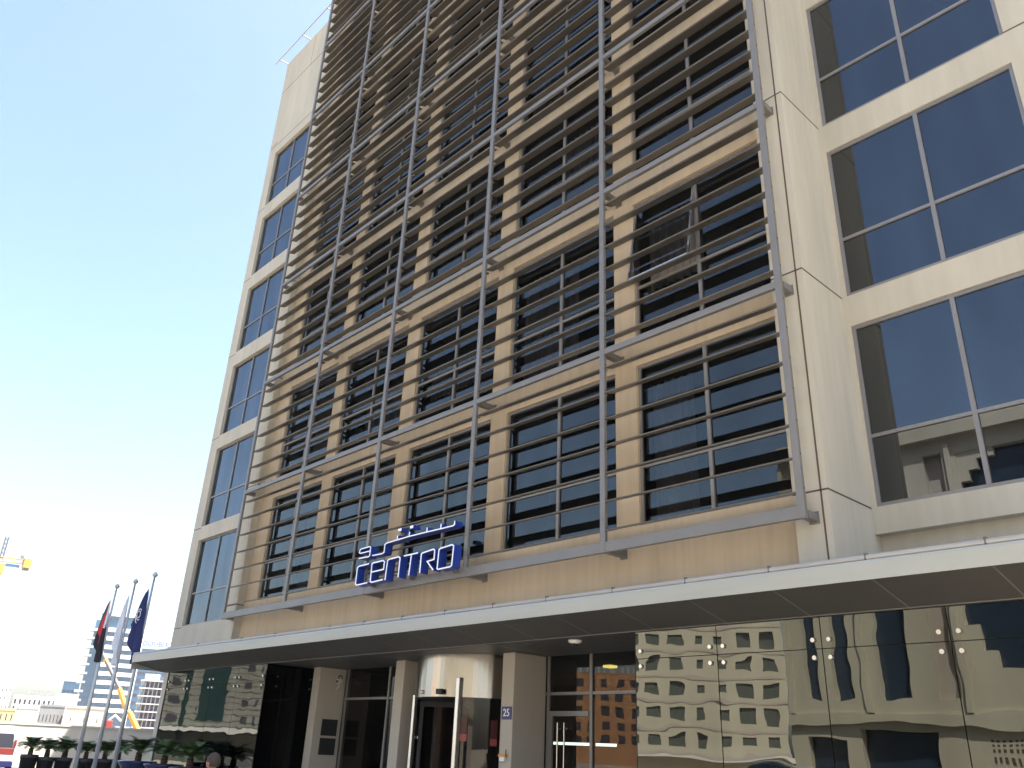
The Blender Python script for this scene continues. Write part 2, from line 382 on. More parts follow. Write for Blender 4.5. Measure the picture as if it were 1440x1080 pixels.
# mirror panels
def panels(xs, y, zs, name='glass_panel'):
    for a, b in zip(xs, xs[1:]):
        m_ = MB()
        for c, d in zip(zs, zs[1:]):
            m_.box(a + .006, b - .006, y, y + .012, c + .005, d - .005)
        o = m_.build('mirror_panel', M['mirror'], hotel)
        for x in (a + .10, b - .10):
            for z in (2.94, 2.74): q = MB(); q.tube([(x, y - .028, z), (x, y - .001, z)], [.026, .03], 12); q.build('glass_fixing', M['chrome'], o)
panels([-7.65, -6.31, -4.87, -3.43, -1.98, -.53, .9, 2.35, 2.98], 9.5, [GZ + .13, 2.84, 3.2])
panels([-24.0, -22.70, -21.22, -19.81, -18.42], 9.5, [GZ + .13, 2.81, 3.2])
for a_ in ((-7.63, 2.98, 9.53, 9.6), (2.985, 3.0, 9.5, 10.94), (-24.0, -18.5, 9.53, 9.6), (-24.06, -24.001, 9.49, 10.94), (-7.66, -7.651, 9.5, 11.24)):
    mb = MB(); mb.box(*a_, GZ + .13, 3.2); mb.build('panel_backing', M['dark'], hotel)
mb = MB(); mb.box(-18.412, -18.40, 9.5, 11.24, GZ + .13, 3.2); o = mb.build('black_panel', M['black'], hotel); o['label'] = 'black glass panel on the return by the first column'
for y in (9.78, 10.64):
    for z in (2.94, 2.73): q = MB(); q.tube([(-18.375, y, z), (-18.40, y, z)], [.02, .024], 10); q.build('glass_fixing', M['chrome'], o)
# glazing between columns
def glazing(x0, x1, y, mulls, trans, z1=3.2, label=None):
    b = MB(); zb = GZ + .13
    for x in mulls: b.box(x - .03, x + .03, y - .03, y + .06, zb, z1)
    for z in trans: b.box(x0, x1, y - .022, y + .05, z - .025, z + .025)
    o = b.build('glazed_screen', M['fframe'], hotel)
    p = MB(); p.poly([(x0, y, zb), (x1, y, zb), (x1, y, z1), (x0, y, z1)]); p.build('pane', M['entry'], o)
    return o
glazing(-18.38, -14.6, 11.26, [-17.7, -16.0], [2.55])
gz = glazing(-11.12, -7.66, 11.26, [-11.05, -10.03], [2.56])
# entrance door (double leaf) left of mullion
d = MB(); zb = GZ + .13
d.box(-11.02, -10.92, 11.21, 11.25, zb, 2.27); d.box(-10.92, -10.07, 11.21, 11.25, 2.19, 2.27)
door = d.build('entrance_door', M['fframe'], hotel)
h = MB()
for x in (-10.74, -10.58): h.tube([(x, 11.16, .95), (x, 11.16, 2.08)], .014, 8); h.box(x - .01, x + .01, 11.17, 11.24, 1.05, 1.07); h.box(x - .01, x + .01, 11.17, 11.24, 1.98, 2.0)
h.build('door_handle', M['chrome'], door)
# revolving door
rc = (-12.92, 11.15); rr = 1.19
rev = MB()
def arc_wall(b, r, a0, a1, z0, z1, n=40, mi=0, th=.04):
    for i in range(n):
        t0, t1 = R(a0 + (a1 - a0) * i / n), R(a0 + (a1 - a0) * (i + 1) / n)
        P = [(rc[0] + r * math.cos(t), rc[1] + r * math.sin(t)) for t in (t0, t1)]
        Q = [(rc[0] + (r - th) * math.cos(t), rc[1] + (r - th) * math.sin(t)) for t in (t0, t1)]
        b.poly([(*P[0], z0), (*P[1], z0), (*P[1], z1), (*P[0], z1)], mi)
        b.poly([(*Q[0], z0), (*Q[0], z1), (*Q[1], z1), (*Q[1], z0)], mi)
        b.poly([(*P[0], z0), (*Q[0], z0), (*Q[1], z0), (*P[1], z0)], mi)
arc_wall(rev, rr, 180, 360, 2.45, 3.2)
rdo = rev.build('revolving_door', M['steel'], hotel, smooth=False); rdo['label'] = 'curved revolving door under a polished steel drum'
for p in rdo.data.polygons: p.use_smooth = True
for a0_, a1_ in ((302, 358), (182, 222)):
    b = MB(); arc_wall(b, rr - .01, a0_, a1_, zb, 2.45, th=.012); b.build('curved_glass', M['entry'], rdo, smooth=True)
for a0_, z0_ in ((306.5, 1.72), (333, 1.66)):
    b = MB(); arc_wall(b, rr + .002, a0_, a0_ + 6, z0_ + .13, z0_ + .42, n=6, th=.003); b.build('door_sticker', M['darkred'], rdo)
    b = MB(); arc_wall(b, rr + .002, a0_, a0_ + 6, z0_, z0_ + .12, n=6, th=.003); b.build('door_sticker', M['pinkred'], rdo)
for ang, zt, r_, w_ in ((304, 2.78, rr + .03, .045), (222, 2.52, rr + .01, .035), (357, 2.45, rr, .03), (183, 2.45, rr, .03)):
    b = MB(); t = R(ang); b.box(rc[0] + r_ * math.cos(t) - w_, rc[0] + r_ * math.cos(t) + w_, rc[1] + r_ * math.sin(t) - w_, rc[1] + r_ * math.sin(t) + w_, zb, zt); b.build('door_post', M['chrome'], rdo, bevel=.008)
b = MB()
for k in range(4):
    t = R(38 + 90 * k)
    dx, dy = math.cos(t), math.sin(t); nx, ny = -dy * .02, dx * .02
    for r1, r2, z1_, z2_ in ((.04, 1.08, 2.32, 2.42), (.04, 1.08, zb, zb + .12), (.0, .05, zb, 2.42), (1.03, 1.1, zb, 2.42)):
        pts = [(rc[0] + dx * r1 + nx, rc[1] + dy * r1 + ny, z1_), (rc[0] + dx * r2 + nx, rc[1] + dy * r2 + ny, z1_), (rc[0] + dx * r2 - nx, rc[1] + dy * r2 - ny, z1_), (rc[0] + dx * r1 - nx, rc[1] + dy * r1 - ny, z1_)]
        b.prism(pts, (0, 0, z2_ - z1_))
b.build('door_wing', M['rubber'], rdo)
b = MB(); b.lathe((rc[0], rc[1], 2.44), [(.0, 0), (1.14, 0), (1.14, .01), (0, .01)], 32); b.build('drum_ceiling', M['rubber'], rdo)
b = MB(); b.box(-12.66, -12.50, 9.93, 9.99, 2.49, 2.58); b.build('door_sensor', M['rubber'], rdo, bevel=.01)
b = MB(); b.lathe((-13.1, 9.96, 2.50), [(.0, 0), (.03, .005), (.04, .03), (.03, .06), (0, .065)], 12); b.build('door_spotlight', M['chrome'], rdo, smooth=True)
for a_, b_ in ((-14.38, -14.12), (-11.72, -11.45)): mb = MB(); mb.box(a_, b_, 11.27, 11.33, zb, 3.2); mb.build('door_surround', M['brown'], hotel)
# lobby
mb = MB(); mb.box(-18.38, -7.7, 17.0, 17.1, GZ, 3.25); mb.box(-18.5, -18.4, 11.3, 17, GZ, 3.25); mb.box(-7.64, -7.6, 11.3, 17, GZ, 3.25)
mb.box(-18.4, -7.7, 11.3, 17.0, 3.22, 3.3); mb.box(-14.9, -14.5, 13.5, 13.9, GZ, 3.22); mb.box(-9.6, -9.3, 14.5, 14.8, GZ, 3.22)
mb.build('lobby_wall', M['brown'], hotel)
mb = MB(); mb.box(-18.4, -7.7, 11.4, 17, GZ - .02, GZ + .12); mb.build('lobby_floor', M['kerb'], hotel)
M['lamp_y'] = mat('warm_lamp', (.9, .7, .2), .5, emit=(.95, .80, .15, .5)); M['lamp_w'] = mat('cold_lamp', (.9, .95, .95), .5, emit=(.8, 1.0, .98, .9))
mb = MB(); mb.box(-11.25, -11.05, 12.95, 13.15, 3.17, 3.215); o = mb.build('ceiling_light', M['lamp_y'], hotel); o['label'] = 'lit yellow ceiling light inside the lobby'
mb = MB(); mb.box(-15.3, -13.2, 15.6, 15.66, 1.78, 1.84); o = mb.build('light_strip', M['lamp_w'], hotel); o['label'] = 'bright white light strip inside the lobby'
# grilles on first column
for z0, z1 in ((1.74, 2.09), (1.34, 1.69)):
    mb = MB(); mb.box(-17.832, -17.815, 10.76, 11.17, z0, z1)
    for i in range(11): mb.box(-17.8149, -17.805, 10.77, 11.16, z0 + .012 + i * (z1 - z0 - .02) / 11, z0 + .026 + i * (z1 - z0 - .02) / 11)
    mb.build('column_grille', M['rubber'], hotel)

# ------------------------------------------------------------------ canopy
can = thing('entrance_canopy', 'long pale edged canopy with dark grey soffit over the hotel entrance', 'canopy', (-12, 9, 3.4))
CX0, CX1, CF = -24.5, 3.0, 8.6
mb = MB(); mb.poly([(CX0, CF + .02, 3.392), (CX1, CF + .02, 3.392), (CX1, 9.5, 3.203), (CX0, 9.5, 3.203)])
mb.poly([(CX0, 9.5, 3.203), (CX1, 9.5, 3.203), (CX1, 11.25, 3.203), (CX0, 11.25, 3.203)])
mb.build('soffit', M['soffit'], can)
mb = MB()
xj = -2.63
k = 0
while xj > CX0 + .3:
    x = xj
    mb.box(x - .008, x + .008, 0, 1, -.003, .001, fr=lambda u, v, z_: (u, CF + .03 + v * (9.5 - CF - .03), 3.392 + v * (3.203 - 3.392) + z_))
    mb.box(x - .008, x + .008, 9.5, 11.24, 3.200, 3.204)
    xj -= 1.16
xj = -2.63 + 1.16
while xj < CX1: mb.box(xj - .008, xj + .008, 0, 1, -.003, .001, fr=lambda u, v, z_: (u, CF + .03 + v * (9.5 - CF - .03), 3.392 + v * (3.203 - 3.392) + z_)); xj += 1.16
mb.box(-24.4, CX1, 9.45, 9.462, 3.205, 3.213)
mb.build('soffit_joint', M['sjoint'], can)
mb = MB(); prof = [(CF, 3.385), (CF + .015, 3.385), (CF + .015, 3.585), (CF - .01, 3.585), (CF - .02, 3.56), (CF - .012, 3.47)]
mb.prism([(CX0, y, z) for y, z in prof], (CX1 - CX0, 0, 0)); mb.box(CX0 - .015, CX0 - .001, CF, 11.0, 3.22, 3.58)
mb.build('fascia', M['fascia'], can)
mb = MB(); mb.poly([(CX0, CF + .016, 3.583), (CX1, CF + .016, 3.583), (CX1, 11.1, 3.62), (CX0, 11.1, 3.62)]); mb.build('canopy_top', M['kerb'], can)
ticks = [-22.14, -20.38, -18.09, -16.56, -14.41, -13.24, -12.06, -10.88, -9.7, -8.55, -7.3, -6.12, -4.96, -3.82, -2.64, -1.4]
tt = [CX0] + ticks + [CX1]
mb = MB()
for a, b in zip(tt, tt[1:]): mb.tube([(a + .008, CF + .02, 3.617), (b - .008, CF + .02, 3.617)], .03, 10)
mb.build('edge_pipe', M['pipe'], can, smooth=False)
mb = MB()
for x in ticks: mb.box(x - .012, x + .012, CF - .005, CF + .05, 3.586, 3.662)
mb.build('pipe_clip', M['cranegrey'], can)

# ------------------------------------------------------------------ louvre screen
scr = thing('louvre_screen', 'tall grey metal louvre screen of thin horizontal blades on brackets before the tan wall', 'sunscreen', (-13, 9.6, 4.4))
SY = 9.45; NL = 8
for i, x in enumerate(XS):
    b = MB(); x0 = x - .05
    b.box(x0, x0 + .10, SY, SY + .065, 4.40, Z0 + FH * NL)
    b.build('post', M['alu'], scr, bevel=.004)
    q = MB()
    for j in range(NL):
        for k in range(7):
            z = Z0 + FH * j + .245 + .46 * k
            q.tube([(x0 + .099, SY + .035, z + .05), (x0 + .108, SY + .035, z + .05)], .011, 6)
    q.build('bolt', M['joint'], scr)
for j in range(NL + 1):
    z = Z0 + FH * j; hh = .05
    for i in range(5):
        a, b_ = XS[i] + .051, XS[i + 1] - .051
        b = MB()
        if j == 0: b.box(a, b_, SY + .004, SY + .07, 4.405, 4.565)
        else: b.box(a, b_, SY + .004, SY + .07, z - hh, z + hh)
        b.build('rail', M['alu'], scr, bevel=.004)
    for i, x in enumerate(XS):
        ye = 9.75 if i in (0, 5) else W
        b = MB(); zc = 4.41 if j == 0 else z - .05
        b.box(x - .04, x + .06, SY + .071, ye - .012, zc, zc + .1); b.box(x - .06, x + .08, ye - .012, ye - .001, zc - .03, zc + .13)
        b.build('bracket', M['alu'], scr)
sec = [(0, .002), (.004, -.009), (.016, -.016), (.05, -.006), (.215, .048), (.215, .060), (.07, .032), (.03, .023), (.012, .017), (.003, .010)]
for j in range(NL):
    for i in range(5):
        a, b_ = XS[i] + .052, XS[i + 1] - .052
        b = MB()
        for k in range(7):
            z = Z0 + FH * j + .245 + .46 * k
            b.prism([(a, SY + .005 + y, z + zz) for y, zz in sec], (b_ - a, 0, 0))
        b.build('louvre_panel', M['slat'], scr)

# ------------------------------------------------------------------ sign
YS = 9.15
sgn = thing('illuminated_sign', 'blue and white outlined CENTRO letters with Arabic script above, before the louvres', 'sign', (-13, YS, 4.5))
f_px = 1156.725
def unp(px, py, Y):        # measured lettering traced onto the sign's own plane
    d = rt * ((px - 720) / f_px) + up * ((540 - py) / f_px) + f
    t = Y / d.y; return Vector((t * d.x, Y, 1.6 + t * d.z))
def stroke(pts, closed=False, wd=.032, dep=.175, name='letter'):
    P = [unp(460 + x / 6, 700 + y / 6, YS) for x, y in pts]
    n = len(P); L_, R_ = [], []
    for i in range(n):
        if closed: a, c = P[(i - 1) % n], P[(i + 1) % n]
        else: a, c = P[max(i - 1, 0)], P[min(i + 1, n - 1)]
        d1 = (P[i] - a); d2 = (c - P[i])
        d1 = d1.normalized() if d1.length > 1e-6 else d2.normalized(); d2 = d2.normalized() if d2.length > 1e-6 else d1
        n1 = Vector((-d1.z, 0, d1.x)); n2 = Vector((-d2.z, 0, d2.x)); m_ = (n1 + n2)
        m_ = m_ / max(.35, m_.dot(n1)) if m_.length > 1e-6 else n1
        L_.append(P[i] + m_ * wd / 2); R_.append(P[i] - m_ * wd / 2)
    def run(b, y0, y1, s=1.0):
        rng = range(n if closed else n - 1)
        for i in rng:
            j = (i + 1) % n
            q = [L_[i], L_[j], R_[j], R_[i]]
            if s != 1:
                c = [(L_[i] + R_[i]) / 2, (L_[j] + R_[j]) / 2]
                q = [c[0] + (L_[i] - c[0]) * s, c[1] + (L_[j] - c[1]) * s, c[1] + (R_[j] - c[1]) * s, c[0] + (R_[i] - c[0]) * s]
            b.prism([(p.x, y0, p.z) for p in q], (0, y1 - y0, 0))
    b = MB(); run(b, YS, YS + dep); o = b.build(name, M['signblue'], sgn)
    b = MB(); run(b, YS - .010, YS - .001, .72); b.build('face', M['signwhite'], o)
stroke([(355, 557), (272, 578), (258, 592), (241, 728), (250, 738), (340, 717)])
stroke([(472, 690), (376, 714), (366, 704), (380, 560), (390, 550), (476, 530), (486, 540), (478, 604), (376, 628)])
stroke([(490, 695), (512, 532), (524, 520), (606, 498), (618, 508), (600, 672)])
stroke([(650, 492), (768, 465)]); stroke([(713, 480), (690, 655)])
stroke([(783, 635), (797, 476), (808, 466), (900, 434), (910, 444), (904, 520), (846, 538), (896, 610)])
stroke([(946, 440), (958, 428), (1058, 396), (1070, 406), (1052, 572), (1040, 582), (938, 604), (930, 596)], True)
stroke([(360, 450), (282, 470), (274, 462), (282, 440), (292, 432), (362, 412), (370, 420), (360, 490), (350, 498), (270, 514)], wd=.028, name='letter')
stroke([(384, 488), (470, 471), (482, 460), (490, 396), (500, 384), (590, 357), (690, 327), (840, 290), (960, 262), (1066, 236), (1077, 225), (1079, 195)], wd=.028)
for p in ([(594, 352), (598, 318)], [(694, 322), (699, 288)], [(843, 285), (847, 252)], [(961, 257), (964, 220)]): stroke(p, wd=.028)
for cx, cy in ((616, 277), (716, 252)): stroke([(cx - 12, cy - 3), (cx + 12, cy - 9)], wd=.07)
mb = MB(); mb.box(-14.5, -11.5, YS + .177, YS + .20, 4.62, 4.65); mb.box(-14.5, -11.5, YS + .177, YS + .20, 4.80, 4.83)
for x in (-14.3, -13.0, -11.7): mb.box(x, x + .04, YS + .201, SY - .001, 4.5, 4.85)
mb.build('mounting_rail', M['alu'], sgn)

# ------------------------------------------------------------------ small fixtures
t = thing('house_number_plate', 'small navy plate with white number 25 on the pale column', 'sign', (-11.275, 10.44, 2.2))
mb = MB(); mb.box(-11.40, -11.15, 10.435, 10.447, 2.09, 2.30); mb.build('plate', M['numblue'], t, bevel=.004)
text_mesh('25', .17, 'number', M['numwhite'], t, (-11.275, 10.432, 2.195), (1, 0, 0), (0, 0, 1))
t = thing('call_box', 'small orange and white box on the column below the number 25 plate', 'call box', (-11.33, 10.44, 1.5))
mb = MB(); mb.box(-11.38, -11.25, 10.40, 10.448, 1.43, 1.50); mb.build('body', M['white'], t, bevel=.004)
mb = MB(); mb.box(-11.40, -11.22, 10.39, 10.448, 1.501, 1.54); mb.build('cover', M['amber'], t, bevel=.004)
mb = MB(); mb.tube([(-11.24, 10.42, 1.54), (-11.23, 10.42, 1.62)], .007, 6); mb.build('aerial', M['rubber'], t)
t = thing('dome_camera', 'white dome security camera hanging under the canopy soffit', 'camera', (-9.0, 9.71, 3.2))
mb = MB(); mb.lathe((-9.0, 9.71, 3.2), [(.055, -.055), (.10, -.035), (.105, -.002), (0, -.002)], 24); mb.build('housing', M['white'], t, smooth=True)
mb = MB(); mb.lathe((-9.0, 9.71, 3.2), [(0.0, -.095), (.035, -.088), (.055, -.06), (.054, -.05)], 20); mb.build('lens_dome', M['rubber'], t, smooth=True)
t = thing('soffit_vent', 'small dark slot vent in the soffit near the numbered column', 'vent', (-10.0, 9.79, 3.2))
mb = MB(); mb.box(-10.1, -9.9, 9.76, 9.80, 3.19, 3.201); mb.build('slot', M['rubber'], t)
mb = MB(); mb.box(-10.12, -9.88, 9.74, 9.758, 3.192, 3.201); mb.build('rim', M['soffit'], t)
t = thing('bullet_camera', 'pale bullet security camera on an arm high on the leftmost column', 'camera', (-17.8, 11.1, 2.95))
mb = MB(); mb.tube([(-17.828, 11.10, 3.02), (-17.80, 11.10, 3.02)], .05, 14); mb.build('base', M['cranegrey'], t)
mb = MB(); mb.tube([(-17.80, 11.10, 3.02), (-17.72, 11.03, 2.96)], .016, 8); mb.build('arm', M['white'], t)
mb = MB(); mb.tube([(-17.73, 11.08, 2.93), (-17.66, 10.93, 2.91)], [.045, .042], 14); mb.build('body', M['white'], t, smooth=False)
mb = MB(); mb.tube([(-17.661, 10.932, 2.91), (-17.655, 10.92, 2.908)], .032, 12); mb.build('lens', M['rubber'], t)
mb = MB(); mb.tube([(-17.80, 11.0, 2.75), (-17.79, 11.06, 2.79), (-17.79, 11.09, 2.9), (-17.80, 11.10, 3.0)], .008, 6); mb.build('cable', M['white'], t)

# ------------------------------------------------------------------ flagpoles
M['flag_dark'] = mat('navy_flag', (.012, .02, .10), .8, vary=.2, scale=(9, 9, 2))
M['flag_white'] = mat('white_flag', (.62, .66, .72), .8, vary=.15, scale=(9, 9, 2))
M['flag_red'] = mat('flag_red', (.50, .03, .04), .8); M['flag_green'] = mat('flag_green', (.01, .08, .03), .8); M['flag_black'] = mat('flag_black', (.015, .015, .02), .8)
def flagpole(x, y, label, kind):
    ht = 6.0 + GZ
    t = thing('flagpole', label, 'flagpole', (x, y, GZ), 'flagpoles left of the canopy')
    b = MB(); b.tube([(x, y, GZ + .13), (x, y, GZ + 2.5), (x, y, ht)], [.062, .052, .028], 14); b.build('pole', M['polemetal'], t, smooth=False)
    for p in t.children[0].data.polygons: p.use_smooth = len(p.vertices) == 4
    b = MB(); b.lathe((x, y, ht), [(0, 0), (.03, .0), (.03, .03), (.07, .06), (.085, .10), (.055, .15), (.015, .19), (0, .20)], 12); b.build('finial', M['polemetal'], t, smooth=True)
    b = MB(); b.lathe((x, y, GZ + .13), [(0, 0), (.14, 0), (.14, .03), (.07, .06), (0, .06)], 16); b.build('base_plate', M['polemetal'], t)
    b = MB(); b.tube([(x - .045, y - .05, 1.1), (x - .035, y - .04, ht - .1)], .004, 5); b.build('halyard', M['white'], t)
    return t, ht
def flag(x, y, ht, mats, stripes, label, kind, drop, wid, sh=.30, emblem=False):
    """limp flag: hangs from the pole top, gathers into folds, wider towards the bottom"""
    d = Vector((-.30, -.95, 0)).normalized(); e = Vector((math.cos(R(198)), math.sin(R(198)), 0))   # fold direction and hang-out direction (to the left in view)
    nu, nv = 26, 26
    b = MB(); n = 0; top = ht - .32
    G = []
    for j in range(nv + 1):
        v = j / nv; row = []
        spread = wid * (.10 + .90 * v ** .8)
        for i in range(nu + 1):
            u = i / nu
            z = top - drop * (v * (.62 + .38 * (1 - abs(2 * u - .55) ** 1.5 * .8))) - .10 * u * (1 - v)
            px = e * (spread * (u - sh)) + d * (.05 * math.sin(u * 16 + v * 2) * (.3 + v))
            row.append(Vector((x, y, 0)) + px + d * .10 + Vector((0, 0, z)))
        G.append(row)
    for j in range(nv):
        for i in range(nu):
            u = (i + .5) / nu; v = (j + .5) / nv
            q = [G[j][i], G[j][i + 1], G[j + 1][i + 1], G[j + 1][i]]
            b.poly(q, stripes(1 - u, v))
    o = b.build('flag', mats); 
    bm = bmesh.new(); bm.from_mesh(o.data); bmesh.ops.remove_doubles(bm, verts=bm.verts, dist=1e-5); bm.to_mesh(o.data); bm.free()
    for p in o.data.polygons: p.use_smooth = True
    s = o.modifiers.new('thick', 'SOLIDIFY'); s.thickness = .006
    tag(o, label, 'flag', 'flags hanging from the flagpoles')
    if emblem:
        q = MB(); c = G[9][10] + d * .075
        for (r_, a0, a1, oz) in ((.16, 40, 300, 0), (.09, -120, 120, .0), (.24, 150, 250, -.02)):
            pts = [c + e * (-math.cos(R(a0 + (a1 - a0) * k / 14)) * r_ * .55) + Vector((0, 0, oz + math.sin(R(a0 + (a1 - a0) * k / 14)) * r_)) for k in range(15)]
            q.tube(pts, .012, 6)
        q.build('emblem', M['white'], o)
    return o
P3 = polar(-70.42, 27.0); P2 = polar(-71.45, 28.65); P1 = polar(-72.43, 30.05)
uae = lambda u, v: 0 if u < .28 - .1 * v else (1 if u < .62 and v < .72 else (2 if v > .45 else 3))
_, ht = flagpole(P1.x, P1.y, 'grey flagpole furthest left, carrying the red green and black flag', 0)
flag(P1.x, P1.y, ht, [M['flag_green'], M['flag_red'], M['flag_black'], M['flag_white']], uae, 'limp red, green, white and black national flag on the leftmost pole', 'uae', 1.95, .58, sh=.34)
_, ht = flagpole(P2.x, P2.y, 'middle grey flagpole, carrying the plain white flag', 0)
flag(P2.x, P2.y, ht, [M['flag_white']], lambda u, v: 0, 'limp white flag on the middle pole', 'white', 2.1, .42)
_, ht = flagpole(P3.x, P3.y, 'grey flagpole nearest the canopy, carrying the navy flag', 0)
flag(P3.x, P3.y, ht, [M['flag_dark']], lambda u, v: 0, 'limp navy blue flag with white swirl, nearest the canopy', 'navy', 2.15, .80, sh=.36, emblem=True)

# ------------------------------------------------------------------ planters with cycads
M['leaf'] = mat('cycad_leaf', (.075, .125, .035), .5, vary=.4, scale=(7, 7, 7)); M['trunk'] = mat('cycad_trunk', (.07, .05, .03), .9, vary=.3, scale=(20, 20, 20), bump=.6, bscale=30)
M['pot'] = mat('charcoal_pot', (.03, .03, .035), .5, vary=.2, scale=(3, 3, 3)); M['bluepot'] = mat('glazed_blue_pot', (.008, .018, .07), .1); M['soil'] = mat('soil', (.05, .035, .02), 1)
def cycad(c, zb_, sc, seed):
    """trunk and crown for one sago palm standing on a soil level"""
    rnd = random.Random(seed)
    tr = MB(); prof = []
    for i in range(9): prof.append(((.075 + .014 * (i % 2) - .002 * i) * sc, .028 * i * sc))
    tr.lathe((c[0], c[1], zb_), [(0, 0)] + prof + [(0, .23 * sc)], 12)
    cr = MB(); o0 = Vector((c[0], c[1], zb_ + .21 * sc))
    for k in range(40):
        a = k * 2.39996 + rnd.uniform(-.15, .15); el0 = R(rnd.uniform(30, 82)); Ln = rnd.uniform(.42, .56) * sc
        h_ = Vector((math.cos(a), math.sin(a), 0)); side = Vector((-math.sin(a), math.cos(a), 0))
        pts = []; p = o0.copy(); el = el0
        for s_ in range(11):
            pts.append(p.copy()); p = p + (h_ * math.cos(el) + Vector((0, 0, math.sin(el)))) * Ln / 10; el -= R(rnd.uniform(6, 10))
        cr.tube(pts, [.006 * sc * (1 - i / 14) for i in range(11)], 4)
        for s_ in range(1, 22):
            t_ = s_ / 21 * 9.6 ; i = int(t_); fr_ = t_ - i; q = pts[i].lerp(pts[i + 1], fr_); dv = (pts[i + 1] - pts[i]).normalized(); nn = side.cross(dv)
            ll = .15 * sc * math.sin(PI * (.12 + .83 * s_ / 22)) + .02
            for sg in (-1, 1):
                dd = (side * sg * .8 + dv * .5 + nn * -.12).normalized(); wv = dv * .011 * sc
                cr.poly([q - wv, q + dd * ll * .5 - wv * .8, q + dd * ll, q + dd * ll * .5 + wv * .8, q + wv])
    return tr, cr
def planter(c, zr, pot_r, sc, label, blue, seed, pal):
    t = thing('planter', label[0], 'planter', (c.x, c.y, GZ), 'blue bowl planters before the mirror panels' if blue else 'charcoal planters beside the flagpoles')
    H = zr - GZ
    b = MB()
    if blue: prof = [(0, .0), (.24, 0), (.26, .06), (.16, .12), (.17, H * .45), (.26, H * .7), (.38, H * .88), (.44, H - .05), (.46, H - .02), (.45, H), (.40, H - .01), (.36, H - .08), (0, H - .08)]
    else: prof = [(0, 0), (pot_r * .72, 0), (pot_r * .98, H - .12), (pot_r * 1.04, H - .12), (pot_r * 1.06, H), (pot_r * .93, H), (pot_r * .9, H - .06), (0, H - .06)]
    b.lathe((c.x, c.y, GZ + .004), prof, 32); b.build('pot', M['bluepot' if blue else 'pot'], t, smooth=True)
    b = MB(); sl_ = zr - .05; b.lathe((c.x, c.y, sl_), [(0, 0), (.33 if blue else pot_r * .88, 0), (.2, .02), (0, .03)], 20); b.build('soil', M['soil'], t)
    p = thing('cycad', label[1], 'plant', (c.x, c.y, sl_), 'cycads growing in the planters')
    tr, cr = cycad(c, sl_ + .02, sc, seed); tr.build('trunk', M['trunk'], p); cr.build('crown', M['leaf'], p)
dk = [(-74.85, 'leftmost charcoal pot of the row beside the flagpoles', 'low spiky cycad in the leftmost charcoal pot'), (-74.0, 'second charcoal pot from the left of the row', 'dark cycad in the second charcoal pot from the left'),
      (-73.1, 'third charcoal pot from the left, just left of the first flagpole', 'cycad just left of the first flagpole foot'), (-72.0, 'charcoal pot between the first and middle flagpoles', 'bright green cycad between the first and middle flagpoles'),
      (-71.0, 'charcoal pot between the middle flagpole and the one nearest the canopy', 'cycad between the middle flagpole and the one nearest the canopy'), (-70.3, 'charcoal pot furthest right of the dark pots', 'cycad furthest right of those in dark pots')]
for k, (az, l1, l2) in enumerate(dk): planter(polar(az, 32.5), .80 if k else .86, .25, 1.02 + .08 * (k % 3), (l1, l2), False, 10 + k, 0)
for k, (az, d_, l1, l2) in enumerate([(-69.2, 24.2, 'leftmost glossy blue bowl planter before the mirror panels', 'tall arching cycad in the leftmost blue bowl'), (-67.75, 23.2, 'middle glossy blue bowl planter before the mirror panels', 'arching cycad in the middle blue bowl'), (-66.3, 22.3, 'blue bowl planter furthest right, nearest the man', 'arching cycad in the blue bowl nearest the man')]):
    planter(polar(az, d_), 1.6 - d_ * math.tan(R(1.45 + .12 * k)), .4, 1.06, (l1, l2), True, 40 + k, 0)

